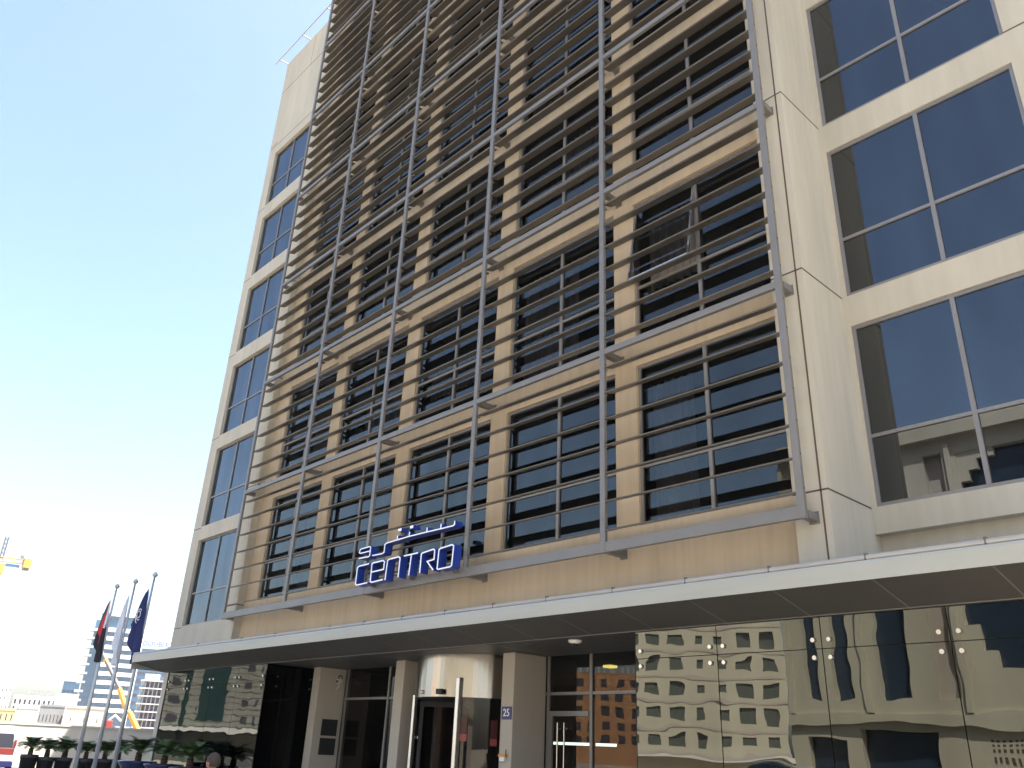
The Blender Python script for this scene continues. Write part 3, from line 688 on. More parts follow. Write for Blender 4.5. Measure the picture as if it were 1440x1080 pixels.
# ------------------------------------------------------------------ background (left)
def block(name, az0, az1, d, ztop, depth, label, m, cat='building', win=None, wm=None, zbot=GZ, group=None, twist=0, wlist=None):
    """a box building whose front runs from bearing az0 to az1 at distance d; win = (cols, rows, z0, z1, wfrac, hfrac)"""
    A = polar(az0, d, 0); B = polar(az1, d * (1 + twist), 0); u = (B - A); Wd = u.length; u.normalize(); n = Vector((u.y, -u.x, 0))
    if n.dot(-A) < 0: n = -n
    fr = lambda a, w_, z: tuple(A + u * a - n * w_ + Vector((0, 0, z)))
    t = thing(name, label, cat, tuple((A + B) / 2 + Vector((0, 0, GZ))), group)
    hs_ = []
    if wlist:
        for j in range(wlist[1]):
            for u_, w_ in wlist[0]: hs_.append((Wd * (u_ - w_ / 2), Wd * (u_ + w_ / 2), wlist[2] + wlist[3] * j, wlist[2] + wlist[3] * j + wlist[4]))
    if win:
        c, r_, z0, z1, wf, hf = win
        for i in range(c):
            for j in range(r_):
                cw, rh = Wd / c, (z1 - z0) / r_
                hs_.append((cw * (i + .5 - wf / 2), cw * (i + .5 + wf / 2), z0 + rh * (j + .5 - hf / 2), z0 + rh * (j + .5 + hf / 2)))
    b = MB(); b.holes(fr, 0, Wd, zbot, ztop, hs_, .35)
    b.poly([fr(0, 0, ztop), fr(Wd, 0, ztop), fr(Wd, depth, ztop), fr(0, depth, ztop)]); b.poly([fr(0, 0, zbot), fr(0, 0, ztop), fr(0, depth, ztop), fr(0, depth, zbot)])
    b.poly([fr(Wd, 0, zbot), fr(Wd, depth, zbot), fr(Wd, depth, ztop), fr(Wd, 0, ztop)]); b.poly([fr(0, depth, zbot), fr(0, depth, ztop), fr(Wd, depth, ztop), fr(Wd, depth, zbot)])
    b.box(-.05, Wd + .05, -.05, .25, ztop + .002, ztop + .22, fr=fr)
    b.build('wall', m, t)
    proto = None
    for h_ in hs_[:100]:
        q = MB(); q.box(h_[0], h_[1], .2, .3, h_[2], h_[3], fr=fr)
        q.build('window', wm or M['bgwin'], t)
    if len(hs_) > 100:
        q = MB()
        for h_ in hs_[100:]: q.box(h_[0], h_[1], .2, .3, h_[2], h_[3], fr=fr)
        o = q.build('window', wm or M['bgwin'], t); o['kind'] = 'stuff'
    return t, fr, Wd
M['bgwin'] = mat('far_window', (.045, .045, .06), .3, spec=.8); M['bgcream'] = mat('far_cream', (.40, .37, .31), .9, vary=.06); M['bgwhite'] = mat('far_white', (.46, .455, .44), .9, vary=.06)
M['bggrey'] = mat('far_grey', (.22, .22, .22), .9, vary=.1); M['bgyellow'] = mat('far_yellow', (.44, .36, .20), .9, vary=.1); M['bgbrown'] = mat('far_brown', (.38, .33, .30), .9)
M['towerblue'] = mat('tower_glass', (.030, .085, .15), .35, vary=.15, scale=(.2, .2, .5), spec=.8); M['towerwhite'] = mat('tower_white', (.60, .60, .60), .8); M['mauve'] = mat('mauve_glass', (.24, .22, .29), .3)
# boundary wall
A = polar(-80.5, 52); B = polar(-67.0, 55.5)
u = (B - A).normalized(); n = Vector((u.y, -u.x, 0)); n = n if n.dot(-A) > 0 else -n; ln = (B - A).length
frw = lambda a, w_, z: tuple(Vector((A.x, A.y, 0)) + u * a - n * w_ + Vector((0, 0, z)))
M['bwall'] = mat('boundary_render', (.46, .45, .40), .9, vary=.05, scale=(.3, .3, .5), bump=.15, bscale=20)
b = MB(); b.box(0, ln, 0, .25, GZ, 1.80, fr=frw); wl = b.build('boundary_wall', M['bwall']); tag(wl, 'long plain cream boundary wall beyond the potted cycads', 'wall')
b = MB(); b.box(-.1, ln + .1, -.04, .29, 1.803, 1.88, fr=frw); b.build('coping', M['bgwhite'], wl)
def blockp(name, A, B, ztop, depth, label, m, **k):
    d = A.length; az0 = math.degrees(math.atan2(A.x, A.y)); az1 = math.degrees(math.atan2(B.x, B.y))
    return block(name, az0, az1, d, ztop, depth, label, m, twist=B.length / d - 1, **k)
Z = elz
block('apartment_building', -77.9, -76.56, 300, Z(2.3, 300), 18, 'far white apartment block with small square windows at the left edge', M['bgwhite'], win=(7, 4, 4, 13, .3, .35))
t, fr, Wd = block('low_building', -78.5, -76.11, 100, Z(.90, 100), 12, 'low yellow building with narrow slits behind the boundary wall', M['bgyellow'], win=(9, 1, 2.15, 3.0, .22, .7))
block('low_building', -76.05, -75.0, 102, Z(1.05, 102), 10, 'plain white low block beside the yellow one, behind the boundary wall', M['bgwhite'], win=(2, 1, .4, 1.4, .3, .6))
block('low_building', -74.95, -73.66, 104, Z(1.22, 104), 10, 'grey low shed with small dark windows behind the boundary wall', M['bggrey'], win=(7, 1, 2.2, 3.2, .2, .7))
block('low_building', -73.6, -71.5, 95, Z(1.22, 95), 12, 'cream block wall building behind the flagpoles', M['bgcream'], win=(3, 1, 2.2, 3.0, .06, .5))
t, fr, Wd = block('villa', -76.4, -74.2, 230, Z(1.70, 230), 16, 'long white villa with dark columns bays and a low rooftop sign, far behind the wall', M['bgwhite'], win=(9, 2, 5.0, 8.0, .45, .7))
b = MB()
for i in range(9): b.box(Wd * .28 + i * .55, Wd * .28 + i * .55 + .35, .5, .7, Z(1.72, 230) + .5, Z(1.98, 230) + (.35 if i % 3 else 0), fr=fr)
b.build('rooftop_lettering', M['bggrey'], t)
block('office_building', -74.05, -73.2, 380, Z(2.6, 380), 20, 'small pale glass office block left of the blue tower', M['towerblue'], win=(4, 5, 3, 17, .7, .3))
block('low_building', -74.3, -73.1, 180, Z(1.9, 180), 10, 'white stepped block at the foot of the blue tower', M['bgwhite'], win=(4, 2, 1.8, 6, .4, .4))

# blue tower with white balcony bands
d = 340; FHT = 2.95
tw = thing('tower_block', 'tall blue glass tower with white balcony bands on every floor, behind the flags', 'tower', tuple(polar(-71.9, d)))
def seg(az0, az1, d0, z0, z1, dep, b, off=0):
    A = polar(az0, d0, 0); B = polar(az1, d0, 0); u = (B - A).normalized(); n = Vector((u.y, -u.x, 0)); n = n if n.dot(-A) > 0 else -n; ln_ = (B - A).length
    b.box(0, ln_, -off, dep, z0, z1, fr=lambda a, w_, z: tuple(A + u * a - n * w_ + Vector((0, 0, z))))
b = MB(); seg(-73.12, -72.35, d, GZ, Z(6.2, d), 18, b); seg(-72.35, -70.45, d - 2, GZ, Z(6.45, d), 20, b); seg(-72.9, -72.3, d + 4, Z(6.2, d), Z(6.7, d), 8, b)
b.build('glass_body', M['towerblue'], tw)
k = 0; z = 8.0
while z < Z(6.2, d) - 1.5:
    b = MB(); seg(-72.42 , -70.42, d - 2, z, z + 1.35, 0, b, off=1.3); b.build('balcony', M['towerwhite'], tw)
    b = MB(); seg(-73.42, -72.95, d, z + .2, z + .95, 6, b, off=.4); b.build('balcony', M['towerwhite'], tw)
    z += FHT; k += 1
b = MB(); seg(-70.52, -70.28, d - 1, GZ, Z(5.9, d), 10, b, off=1.6); b.build('stair_wall', M['towerwhite'], tw)
b = MB(); seg(-72.4, -70.4, d - 2, Z(6.45, d) + .01, Z(6.6, d), 8, b, off=.8); b.build('roof_slab', M['towerwhite'], tw)

# hotel tower with roof lettering
d = 420
t, fr, Wd = block('tower_block', -70.25, -67.9, d, Z(4.75, d), 25, 'pale blue glass tower with rooftop lettering beyond the canopy end', M['towerblue'], win=(10, 9, 6, 34, .8, .45))
ctr = (polar(-70.2, d - 1, Z(5.05, d)) + polar(-68.0, d - 1, Z(5.05, d))) / 2
uu = (polar(-67.9, d, 0) - polar(-70.25, d, 0)).normalized()
o = text_mesh('DOUBLETREE', 2.9, 'rooftop_lettering', M['numblue'], t, ctr, uu, (0, 0, 1), thick=.2)
# concrete frame building under construction
d = 200
t = thing('unfinished_building', 'grey concrete frame building under construction beyond the canopy end', 'building', tuple(polar(-69, d)))
ztop = Z(3.0, d); M['concrete'] = mat('concrete', (.27, .26, .26), .9, vary=.15, scale=(.5, .5, .5)); M['slabedge'] = mat('slab_edge', (.48, .47, .46), .9); M['netting'] = mat('grey_netting', (.15, .145, .18), .9, vary=.3, scale=(1.5, 1.5, .6))
nf = 7
for k in range(nf + 1):
    b = MB(); seg(-69.95, -67.9, d, 1.2 + k * (ztop - 1.4) / nf, 1.2 + k * (ztop - 1.4) / nf + .22, 14, b, off=.3); b.build('floor_slab', M['slabedge'], t)
b = MB()
for i in range(9): a = -69.9 + i * .24; seg(a, a + .05, d, GZ, ztop - .3, .5, b)
b.build('pillar', M['concrete'], t)
b = MB(); seg(-69.7, -67.95, d + .9, GZ, ztop - .2, .3, b); b.build('netting', M['netting'], t)
b = MB(); seg(-69.75, -68.9, d + 2, ztop + .02, Z(3.4, d), 6, b); b.build('roof_room', M['bgbrown'], t)

# telescopic crane
t = thing('mobile_crane', 'yellow and grey telescopic crane boom slanting behind the flagpoles', 'crane', tuple(polar(-69.6, 150)))
d = 150
def pt(az, e, dd=d): return polar(az, dd, Z(e, dd))
b = MB(); b.tube([pt(-72.55, 4.55), pt(-71.05, 2.45)], [.30, .36], 6); b.build('upper_boom', M['cranegrey'], t)
b = MB(); b.tube([pt(-71.05, 2.45), pt(-70.38, 1.25)], [.42, .46], 6); b.tube([pt(-70.2, 1.15), pt(-69.55, .2)], [.46, .50], 6); b.build('lower_boom', M['yellow'], t)
b = MB(); b.tube([pt(-70.38, 1.25), pt(-70.2, 1.15)], .42, 6); b.tube([pt(-72.15, 4.0), pt(-72.0, 3.8)], .34, 6); b.build('boom_collar', M['amber'], t)
b = MB(); c0 = polar(-69.4, d, 0)
b.box(c0.x - 1.3, c0.x + 1.3, c0.y - 4, c0.y + 4, .6, 1.6); b.box(c0.x - 1.2, c0.x + 1.2, c0.y - 1, c0.y + 1.5, 1.602, 2.0); b.build('carrier', M['yellow'], t, bevel=.1)
for sx in (-1, 1):
    for yy in (-3, -1.5, 1.6, 3):
        q = MB(); q.tube([(c0.x + sx * 1.0, c0.y + yy, .4), (c0.x + sx * 1.32, c0.y + yy, .4)], .55, 18); q.build('wheel', M['rubber'], t)

# tower crane
d = 250; mz = Z(9.0, d); mp = polar(-78.95, d, 0)
t = thing('tower_crane', 'yellow tower crane with short counter jib high above the left roofs', 'crane', tuple(polar(-78.95, d)))
def lattice(b, p, q, wd, n, r=.07):
    p = Vector(p); q = Vector(q); dv = (q - p).normalized(); a = dv.cross(Vector((0, 0, 1)))
    if a.length < .1: a = Vector((1, 0, 0))
    a.normalize(); c = dv.cross(a).normalized()
    cs = [(a * sx + c * sz) * wd / 2 for sx, sz in ((-1, -1), (1, -1), (1, 1), (-1, 1))]
    for o_ in cs: b.tube([p + o_, q + o_], r, 5)
    for i in range(n):
        A0 = p.lerp(q, i / n); A1 = p.lerp(q, (i + 1) / n)
        for k in range(4): b.tube([A0 + cs[k], A1 + cs[(k + 1) % 4]], r * .6, 4)
jd = (polar(-77.3, d, 0) - polar(-78.95, d, 0)).normalized()
b = MB(); lattice(b, (mp.x, mp.y, GZ), (mp.x, mp.y, mz - 1), 1.6, 24); b.build('mast', M['yellow'], t)
b = MB(); lattice(b, Vector((mp.x, mp.y, mz)), Vector((mp.x, mp.y, Z(10.3, d))), .7, 5, .11); b.build('apex', M['cranegrey'], t)
b = MB(); lattice(b, Vector((mp.x, mp.y, mz)), Vector((mp.x, mp.y, mz)) + jd * 6.6, 1.0, 6, .10); b.build('counter_jib', M['yellow'], t)
b = MB(); lattice(b, Vector((mp.x, mp.y, mz)), Vector((mp.x, mp.y, mz)) - jd * 30, 1.0, 20, .10); b.build('main_jib', M['yellow'], t)
c = Vector((mp.x, mp.y, mz)) + jd * 6.0
b = MB(); b.box(c.x - .9, c.x + .9, c.y - .9, c.y + .9, mz - 1.5, mz + .9); b.build('counterweight', M['yellow'], t, bevel=.08)
b = MB(); b.box(c.x - .7, c.x + .5, c.y - .7, c.y + .7, mz - 2.1, mz - 1.51); b.build('ballast', M['cranegrey'], t)
c = Vector((mp.x, mp.y, mz)) + jd * 4.6
b = MB(); b.box(c.x - .35, c.x + .35, c.y - .35, c.y + .35, mz + .5, mz + 1.6); b.build('winch', M['cranegrey'], t)
M['banner'] = mat('blue_banner', (.10, .18, .34), .7)
p = Vector((mp.x, mp.y, mz - .9))
b = MB(); b.prism([p + jd * 1.3, p + jd * 4.4, p + jd * 4.4 + Vector((0, 0, -.75)), p + jd * 1.3 + Vector((0, 0, -.75))], (.05, .12, 0)); b.build('banner', M['banner'], t)
b = MB(); b.box(mp.x - 1.1, mp.x + 1.1, mp.y - 1.1, mp.y + 1.1, mz - 3.6, mz - 1.2); b.build('cab', M['yellow'], t, bevel=.1)
# small site things peeping over the wall
t = thing('site_machine', 'small red site machine peeping over the wall between the flagpoles', 'machine', tuple(polar(-71.2, 60)))
c = polar(-71.2, 60, 0)
b = MB(); b.box(c.x - .16, c.x + .16, c.y - .2, c.y + .2, 1.0, 2.3); b.build('body', M['red'], t, bevel=.06)
b = MB(); b.tube([(c.x, c.y, 2.3), (c.x + .1, c.y + .25, 2.6), (c.x, c.y + .7, 2.3)], .07, 8); b.build('arm', M['white'], t)
b = MB(); b.box(c.x - .3, c.x + .3, c.y + .35, c.y + 1.2, GZ, 1.98); b.build('hopper', M['bgwhite'], t)
# unseen block added behind the hotel to cast shade on the boundary wall
shade_block = thing('office_building', 'unseen cream block added behind the hotel to shade the boundary wall', 'building', (-40, 33, GZ))
b = MB(); b.holes(lambda u_, w_, z_: (-33 - u_, 25.4 + w_, z_), 0, 12, GZ, 25, [(1 + 2.8 * i, 2.6 + 2.8 * i, 2 + 3.2 * j, 3.8 + 3.2 * j) for i in range(4) for j in range(7)], .2)
b.poly([(-45, 25.4, GZ), (-45, 25.4, 25), (-45, 42, 25), (-45, 42, GZ)]); b.poly([(-33, 25.4, GZ), (-33, 42, GZ), (-33, 42, 25), (-33, 25.4, 25)])
b.poly([(-45, 25.4, 25), (-33, 25.4, 25), (-33, 42, 25), (-45, 42, 25)]); b.poly([(-45, 42, GZ), (-45, 42, 25), (-33, 42, 25), (-33, 42, GZ)])
b.build('wall', M['bgcream'], shade_block)
for i in range(4):
    for j in range(7): q = MB(); q.box(-33 - 2.6 - 2.8 * i, -33 - 1 - 2.8 * i, 25.55, 25.65, 2 + 3.2 * j, 3.8 + 3.2 * j); q.build('window', M['bgwin'], shade_block)

# ------------------------------------------------------------------ parked van
vd = 44.5; vc = polar(-76.75, vd, GZ); vf = Vector((math.sin(R(-76.75)), math.cos(R(-76.75)), 0)); vr = Vector((vf.y, -vf.x, 0))
van = thing('parked_van', 'white van seen from behind with a red, white and dark band, by the boundary wall', 'van', tuple(vc))
frv = lambda a, w_, z: tuple(vc + vr * a + vf * w_ + Vector((0, 0, z)))
def vprofile(b, sx0, sx1, pts): b.prism([frv(sx0, y, z) for y, z in pts], vr * (sx1 - sx0))
b = MB()
out = [(-.86, .35), (-.92, .9), (-.88, 1.45), (-.80, 1.72), (-.68, 1.84), (.68, 1.84), (.80, 1.72), (.88, 1.45), (.92, .9), (.86, .35)]
b.prism([frv(a, 0, z) for a, z in out], vf * 4.3); b.build('body', M['white'], van, bevel=.06)
b = MB(); b.prism([frv(a, -.012, z) for a, z in [(-.74, .98), (-.70, 1.46), (-.64, 1.54), (.64, 1.54), (.70, 1.46), (.74, .98)]], vf * .01); b.build('rear_window', M['bgwin'], van)
b = MB(); b.box(-.84, .84, -.02, -.001, .70, .95, fr=frv); o = b.build('red_band', M['red'], van, bevel=.01)
b = MB(); b.box(-.84, .84, -.016, -.001, .46, .695, fr=frv); b.build('white_band', M['towerwhite'], van, bevel=.005)
b = MB(); b.box(-.88, .88, -.07, -.002, .22, .455, fr=frv); b.build('bumper', M['numblue'], van, bevel=.03)
for s_ in (-1, 1):
    b = MB(); b.box(min(s_ * .76, s_ * .86), max(s_ * .76, s_ * .86), -.03, -.003, .98, 1.3, fr=frv); b.build('tail_light', M['red'], van, bevel=.01)
    for yy in (.7, 3.5):
        b = MB(); b.tube([frv(s_ * .70, yy, .32), frv(s_ * .90, yy, .32)], .32, 20); w_o = b.build('wheel', M['rubber'], van); b = MB(); b.tube([frv(s_ * .895, yy, .32), frv(s_ * .91, yy, .32)], .19, 16); b.build('rim', M['chrome'], w_o)

# ------------------------------------------------------------------ buildings across the street (seen mirrored in the glass)
def vp(az, d_, P):      # direction seen in a mirror plane y=P, turned back to where the building stands
    q = polar(az, d_, 0); return Vector((q.x, 2 * P - q.y, 0))
M['opp'] = mat('opposite_cream', (.43, .40, .325), .9, vary=.05, scale=(.3, .3, .3)); M['oppor'] = mat('opposite_orange', (.46, .25, .12), .9, vary=.1, scale=(.2, .2, .2)); M['oppgrey'] = mat('opposite_grey', (.20, .20, .185), .85)
M['oppwin'] = mat('opposite_window', (.085, .095, .085), .4)
M['bigwin'] = mat('deep_blue_glass', (.02, .035, .06), .15, spec=.8)
t, fr, Wd = blockp('apartment_building', vp(-39.25, 118, 9.5), vp(-29.5, 118, 9.5), 24, 20, 'cream apartment block across the street with rows of dark windows', M['opp'], wlist=([(.045, .02), (.15, .085), (.31, .10), (.46, .05), (.60, .06), (.745, .095), (.90, .085)], 7, 3.1, 3.1, 1.45), wm=M['oppwin'])
b = MB()
for j in range(7): b.box(-.05, Wd + .05, -.06, -.001, 2.0 + j * 3.114, 2.3 + j * 3.114, fr=fr)
b.build('string_course', M['bgbrown'], t)
b = MB(); b.box(-.4, Wd + .4, -1.2, -.07, 1.7, 1.95, fr=fr); b.build('shop_canopy', M['towerwhite'], t)
t, fr, Wd = blockp('apartment_building', vp(-43.1, 200, 11.25), vp(-38.6, 200, 11.25), 18.6, 16, 'orange rendered block across the street with white crenellated roof', M['oppor'], win=(5, 5, 3, 18, .5, .62))
b = MB()
for i in range(10): b.box(Wd * i / 10, Wd * i / 10 + .5, 0, .4, 18.6, 20.3, fr=fr)
b.build('roof_post', M['opp'], t)
t, fr, Wd = blockp('office_building', vp(-68.6, 100, 9.5), vp(-61.5, 100, 9.5), 12.4, 14, 'grey panelled block across the street with a green glass strip', M['oppgrey'])
b = MB()
for k in range(17): b.box(-.05, Wd + .05, -.012, .01, 2.0 + .6 * k, 2.075 + .6 * k, fr=fr)
b.build('panel_joint', M['joint'], t)
M['green'] = mat('green_glass', (.015, .04, .042), .2, spec=.8)
b = MB(); b.box(Wd * .30, Wd * .52, -.1, -.013, 3.2, 12, fr=fr); b.build('glass_strip', M['green'], t)
b = MB(); b.box(Wd * .17, Wd * .215, -.1, -.013, .5, 12, fr=fr); b.build('glass_strip', M['green'], t)
rw = random.Random(3)
for k in range(5):
    for (u_, w_) in ((.06, .085), (.68, .05), (.77, .025), (.83, .03)):
        du = rw.uniform(-.01, .01)
        b = MB(); b.box(Wd * (u_ + du), Wd * (u_ + du + w_), -.05, -.013, 3.0 + 1.8 * k - (.7 if u_ > .8 else 0), 3.7 + 1.8 * k - (.55 if u_ > .8 else 0), fr=fr); b.build('window', M['bgwin'], t)
b = MB(); b.box(-.5, Wd + .5, -2.5, -.02, 2.1, 2.5, fr=fr); b.build('shop_canopy', M['towerwhite'], t)
# large cream building directly opposite
ob = thing('civic_building', 'large cream building across the street with tall dark blue windows', 'building', (-2, -26, GZ))
OX0, OX1, OY, OZ = -25.3, 24, -26.0, 20.0
big = [(-24.2, -23.4, 4.8, 17.2), (-22.6, -21.6, 4.8, 17.2), (-20.1, -18.5, 4.8, 17.2), (-17.2, -16.2, 4.8, 18.2), (-15.4, -9.2, 5.6, 18.0), (-7.6, -6.2, 4.8, 17.2), (-4.4, -3.0, 4.8, 17.2), (-.6, 5.6, 5.6, 18.0), (8, 9.4, 4.8, 17.2), (11, 12.4, 4.8, 17.2), (15, 21, 5.6, 18)]
low = [(-24.4, -22.2, GZ, 2.9), (-21.4, -17.6, GZ, 3.3), (-8, -3, GZ, 3.3), (0, 5, GZ, 3.3), (9, 14, GZ, 3.3)]
b = MB(); b.holes(lambda u_, w_, z_: (u_, OY - w_, z_), OX0, OX1, GZ, OZ, big + low, .6)
for x in (OX0, OX1): b.poly([(x, OY, GZ), (x, OY, OZ), (x, OY - 25, OZ), (x, OY - 25, GZ)])
b.poly([(OX0, OY, OZ), (OX1, OY, OZ), (OX1, OY - 25, OZ), (OX0, OY - 25, OZ)]); b.poly([(OX0, OY - 25, GZ), (OX1, OY - 25, GZ), (OX1, OY - 25, OZ), (OX0, OY - 25, OZ)])
b.box(OX0 - .3, OX1 + .3, OY + .003, OY + .5, OZ - 1.0, OZ - .3); b.box(OX0, OX1, OY + .003, OY + .25, 3.6, 4.1)
for x in (-25.28, -20.95, -15.95, -8.4, -1.8): b.box(x, x + .28, OY + .003, OY + .22, 4.2, 18.6)
b.build('wall', M['opp'], ob)
for h_ in big:
    q = MB(); q.box(h_[0], h_[1], OY - .55, OY - .45, h_[2], h_[3]); q.build('window', M['bgbrown'] if abs(h_[0] + 17.2) < .01 else M['bigwin'], ob)
for h_ in low:
    q = MB(); q.box(h_[0], h_[1], OY - .55, OY - .45, h_[2], h_[3]); q.build('shopfront', M['bigwin'], ob)
for cx in (-12.3, 2.5, 18):
    q = MB()
    for sx in (-1, 1):
        for (wx, z0, z1) in ((.5, 16.3, 16.9), (1.0, 16.9, 17.5), (1.9, 17.5, 18.0), (2.2, 5.6, 6.2), (1.2, 6.2, 7.0), (.6, 7.0, 8.2)):
            xa, xb = cx + sx * 3.1, cx + sx * (3.1 - wx); q.box(min(xa, xb), max(xa, xb), OY - .4, OY - .05, z0, z1)
    q.build('window_surround', M['opp'], ob)
q = MB()
for i in range(26):
    for j in range(5): q.box(-15.2 + i * .25, -15.2 + i * .25 + .12, OY + .002, OY + .02, 1.6 + j * .36, 1.6 + j * .36 + .17)
q.build('perforated_screen', M['joint'], ob)
# dark car parked across the road
def car(c, fwd, m, label, Lc=4.5, Wc=1.8):
    t_ = thing('parked_car', label, 'car', tuple(c)); fwd = Vector(fwd).normalized(); sd_ = Vector((fwd.y, -fwd.x, 0))
    fr_ = lambda a, y, z: tuple(c + fwd * a + sd_ * y + Vector((0, 0, z)))
    low_ = [(-2.2, .35), (-2.25, .75), (-2.1, 1.0), (1.2, 1.0), (2.1, .85), (2.25, .6), (2.2, .35)]
    b = MB(); b.prism([fr_(a, -Wc / 2, z) for a, z in low_], sd_ * Wc); bo = b.build('body', m, t_, bevel=.06)
    cab = [(-2.05, 1.003), (-1.75, 1.62), (.2, 1.68), (1.1, 1.003)]
    b = MB(); b.prism([fr_(a, -Wc / 2 + .12, z) for a, z in cab], sd_ * (Wc - .24)); b.build('window', M['bigwin'], t_, bevel=.05)
    b = MB(); b.prism([fr_(a, -Wc / 2 + .16, z) for a, z in [(-1.7, 1.66), (-1.5, 1.72), (.1, 1.74), (.2, 1.70)]], sd_ * (Wc - .32)); b.build('roof', m, t_, bevel=.02)
    for a in (-1.4, 1.4):
        for s__ in (-1, 1):
            b = MB(); b.tube([fr_(a, s__ * (Wc / 2 - .2), .33), fr_(a, s__ * (Wc / 2 + .01), .33)], .33, 20); wo = b.build('wheel', M['rubber'], t_)
            b = MB(); b.tube([fr_(a, s__ * (Wc / 2 + .005), .33), fr_(a, s__ * (Wc / 2 + .02), .33)], .2, 16); b.build('rim', M['chrome'], wo)
    for s__ in (-1, 1):
        b = MB(); b.box(2.16, 2.24, s__ * .6 - .16, s__ * .6 + .16, .62, .76, fr=fr_); b.build('headlight', M['towerwhite'], t_)
        b = MB(); b.box(-2.27, -2.2, s__ * .65 - .14, s__ * .65 + .14, .72, .88, fr=fr_); b.build('tail_light', M['red'], t_)
M['carpaint'] = mat('dark_car_paint', (.012, .014, .018), .2, spec=.7); M['carsilver'] = mat('silver_car_paint', (.45, .45, .44), .3, .5)
car(Vector((-36, -4.5, GZ)), (1, 0, 0), M['carpaint'], 'dark car standing in the road, mirrored in the left glass panels')
car(Vector((-19, -12.5, GZ)), (-1, 0, 0), M['carsilver'], 'silver car at the far kerb across the street')

# ------------------------------------------------------------------ man in front of the planters
pz = GZ
M['skin'] = mat('skin', (.36, .19, .12), .55, vary=.08, scale=(20, 20, 20)); M['hair'] = mat('short_brown_hair', (.060, .042, .030), .85, vary=.35, scale=(60, 60, 60), bump=.6, bscale=180)
M['shirt'] = mat('grey_shirt', (.22, .22, .24), .85, vary=.1, scale=(6, 6, 6)); M['jeans'] = mat('dark_trousers', (.03, .035, .05), .9, vary=.2, scale=(9, 9, 9)); M['eye'] = mat('eye', (.02, .02, .02), .2)
man = thing('person', 'man with short brown hair in a grey shirt standing before the blue planters', 'person', (-12.7, 5.94, GZ))
def skinned(name, nodes, edges, m, parent, root=0, lv=2):
    me = bpy.data.meshes.new(name); off = parent_loc(parent)
    me.from_pydata([tuple(Vector(p) - off) for p, r_ in nodes], edges, []); me.materials.append(m)
    o_ = bpy.data.objects.new(name, me); COL.objects.link(o_); o_.parent = parent
    sk = o_.modifiers.new('skin', 'SKIN'); sk.use_smooth_shade = True
    for i, (p, r_) in enumerate(nodes):
        v_ = me.skin_vertices[0].data[i]; v_.radius = (r_, r_) if not isinstance(r_, tuple) else r_; v_.use_root = (i == root)
    ss = o_.modifiers.new('sub', 'SUBSURF'); ss.levels = lv; ss.render_levels = lv
    return o_
c = Vector((-12.7, 5.94, GZ)); fw = Vector((-.80, .60, 0)).normalized(); fw = Vector((-.93, -.36, 0)).normalized(); sw = Vector((fw.y, -fw.x, 0))
def pp(a, b_, z_): return tuple(c + fw * a + sw * b_ + Vector((0, 0, z_)))
HT = 1.53; q_ = HT / 1.75
body = [(pp(0, 0, .93 * q_), .14), (pp(0, 0, 1.12 * q_), .13), (pp(0, 0, 1.32 * q_), .155), (pp(0, 0, 1.43 * q_), .09), (pp(.01, 0, 1.50 * q_), .055), (pp(.02, 0, 1.55 * q_), .052)]
ed = [(0, 1), (1, 2), (2, 3), (3, 4), (4, 5)]
for s_ in (-1, 1):
    n0 = len(body); body += [(pp(0, s_ * .18, 1.39 * q_), .062), (pp(-.02, s_ * .24, 1.12 * q_), .045), (pp(.05, s_ * .24, .90 * q_), .033), (pp(.07, s_ * .24, .82 * q_), .03)]
    ed += [(3, n0), (n0, n0 + 1), (n0 + 1, n0 + 2), (n0 + 2, n0 + 3)]
    n0 = len(body); body += [(pp(0, s_ * .09, .86 * q_), .10), (pp(.01, s_ * .10, .48 * q_), .062), (pp(-.01, s_ * .10, .10 * q_), .042), (pp(.10, s_ * .11, .05 * q_), .035)]
    ed += [(0, n0), (n0, n0 + 1), (n0 + 1, n0 + 2), (n0 + 2, n0 + 3)]
skinned('body', body, ed, M['skin'], man)
# clothes as slightly larger shells
sh = [(p_, r_ * 1.10 + .006) for p_, r_ in body[:4]]; she = [(0, 1), (1, 2), (2, 3)]
for s_ in (-1, 1):
    n0 = len(sh); sh += [(pp(0, s_ * .185, 1.39 * q_), .074), (pp(-.015, s_ * .225, 1.20 * q_), .064)]; she += [(3, n0), (n0, n0 + 1)]
skinned('shirt', sh, she, M['shirt'], man)
tr_ = [(pp(0, 0, .93 * q_), .155)]; tre = []
for s_ in (-1, 1):
    n0 = len(tr_); tr_ += [(pp(0, s_ * .09, .85 * q_), .112), (pp(.01, s_ * .10, .48 * q_), .08), (pp(-.01, s_ * .10, .09 * q_), .066)]; tre += [(0, n0), (n0, n0 + 1), (n0 + 1, n0 + 2)]
skinned('trousers', tr_, tre, M['jeans'], man)
for s_ in (-1, 1):
    for k in range(5):
        base = Vector(pp(.075, s_ * .24, .80 * q_)); o2 = (k - 2) * .017
        L3 = (.045, .075, .082, .077, .06)[k]
        if k == 0: ns = [(base + fw * .03, .011), (base + fw * .055 + Vector((0, 0, -.025)), .010), (base + fw * .06 + Vector((0, 0, -.055)), .008)]
        else: ns = [(base + fw * (.03 - k * .016), .010), (base + fw * (.033 - k * .016) + Vector((0, 0, -L3 * .55)), .009), (base + fw * (.02 - k * .016) - sw * s_ * .012 + Vector((0, 0, -L3)), .0075)]
        skinned('finger', [(tuple(p_), r_) for p_, r_ in ns], [(0, 1), (1, 2)], M['skin'], man, lv=1)
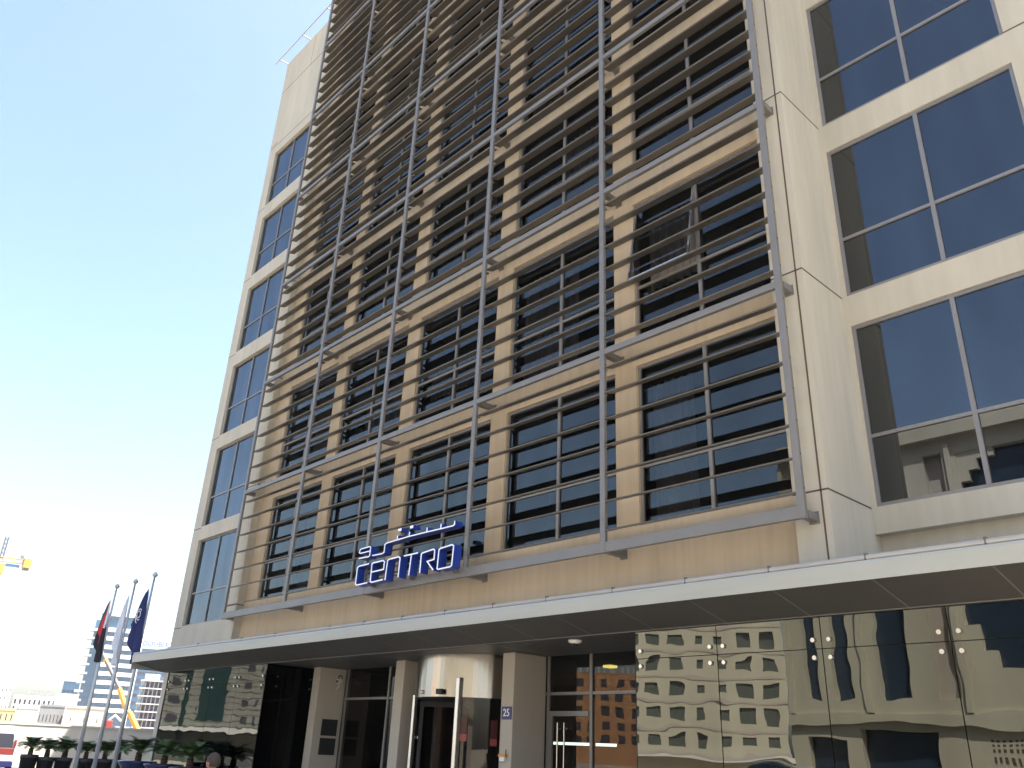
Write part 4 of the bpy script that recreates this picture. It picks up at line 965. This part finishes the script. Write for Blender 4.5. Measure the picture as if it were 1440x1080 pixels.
# head
def ellipsoid(b, cc, ax, seg=24, rings=14, fn=None):
    n = len(b.v)
    for i in range(rings + 1):
        th = PI * i / rings
        for k in range(seg):
            ph = 2 * PI * k / seg
            x_, y_, z_ = math.sin(th) * math.cos(ph), math.sin(th) * math.sin(ph), math.cos(th)
            if fn: x_, y_, z_ = fn(x_, y_, z_)
            b.v.append(Vector(cc) + fw * x_ * ax[0] + sw * y_ * ax[1] + Vector((0, 0, z_ * ax[2])))
    for i in range(rings):
        for k in range(seg):
            k2 = (k + 1) % seg; b.f.append((n + i * seg + k, n + (i + 1) * seg + k, n + (i + 1) * seg + k2, n + i * seg + k2)); b.mi.append(0)
hc = pp(.03, 0, HT - .115)
def headf(x_, y_, z_):
    k = 1 - .22 * max(0, -z_) ** 1.5
    return (x_ * (k if x_ < 0 else 1 - .10 * max(0, -z_)), y_ * k, z_)
b = MB(); ellipsoid(b, hc, (.098, .078, .115), fn=headf)
ellipsoid(b, pp(.03 + .102, 0, HT - .135), (.017, .013, .022), 10, 8)
ellipsoid(b, pp(.03 + .088, 0, HT - .178), (.014, .026, .010), 10, 8)
for s_ in (-1, 1): ellipsoid(b, pp(.02, s_ * .082, HT - .125), (.018, .008, .030), 10, 8)
b.build('head', M['skin'], man, smooth=True)
b = MB()
for s_ in (-1, 1): ellipsoid(b, pp(.03 + .086, s_ * .031, HT - .108), (.010, .014, .008), 10, 6)
b.build('eyes', M['eye'], man, smooth=True)
b = MB()
def hairf(x_, y_, z_):
    lo = -.55 if x_ < .1 else (-.1 if x_ < .55 else .42)
    return (x_, y_, max(z_, lo))
ellipsoid(b, pp(.014, 0, HT - .104), (.112, .090, .124), fn=hairf); b.build('hair', M['hair'], man, smooth=True)
for s_ in (-1, 1):
    b = MB(); ellipsoid(b, pp(.06, s_ * .105, .045), (.14, .048, .05), 16, 8); b.build('shoe', M['rubber'], man, smooth=True)

# ------------------------------------------------------------------ haze
hm = bpy.data.materials.new('haze'); hm.use_nodes = True
nt = hm.node_tree
for n_ in list(nt.nodes): nt.nodes.remove(n_)
ho = nt.nodes.new('ShaderNodeOutputMaterial'); hv = nt.nodes.new('ShaderNodeVolumePrincipled')
hv.inputs['Color'].default_value = (.93, .95, 1, 1); hv.inputs['Density'].default_value = .00018; hv.inputs['Anisotropy'].default_value = .2
nt.links.new(hv.outputs['Volume'], ho.inputs['Volume'])
b = MB(); b.box(-520, 260, -260, 330, GZ - 1, 62); hz = b.build('haze', hm); hz['kind'] = 'stuff'
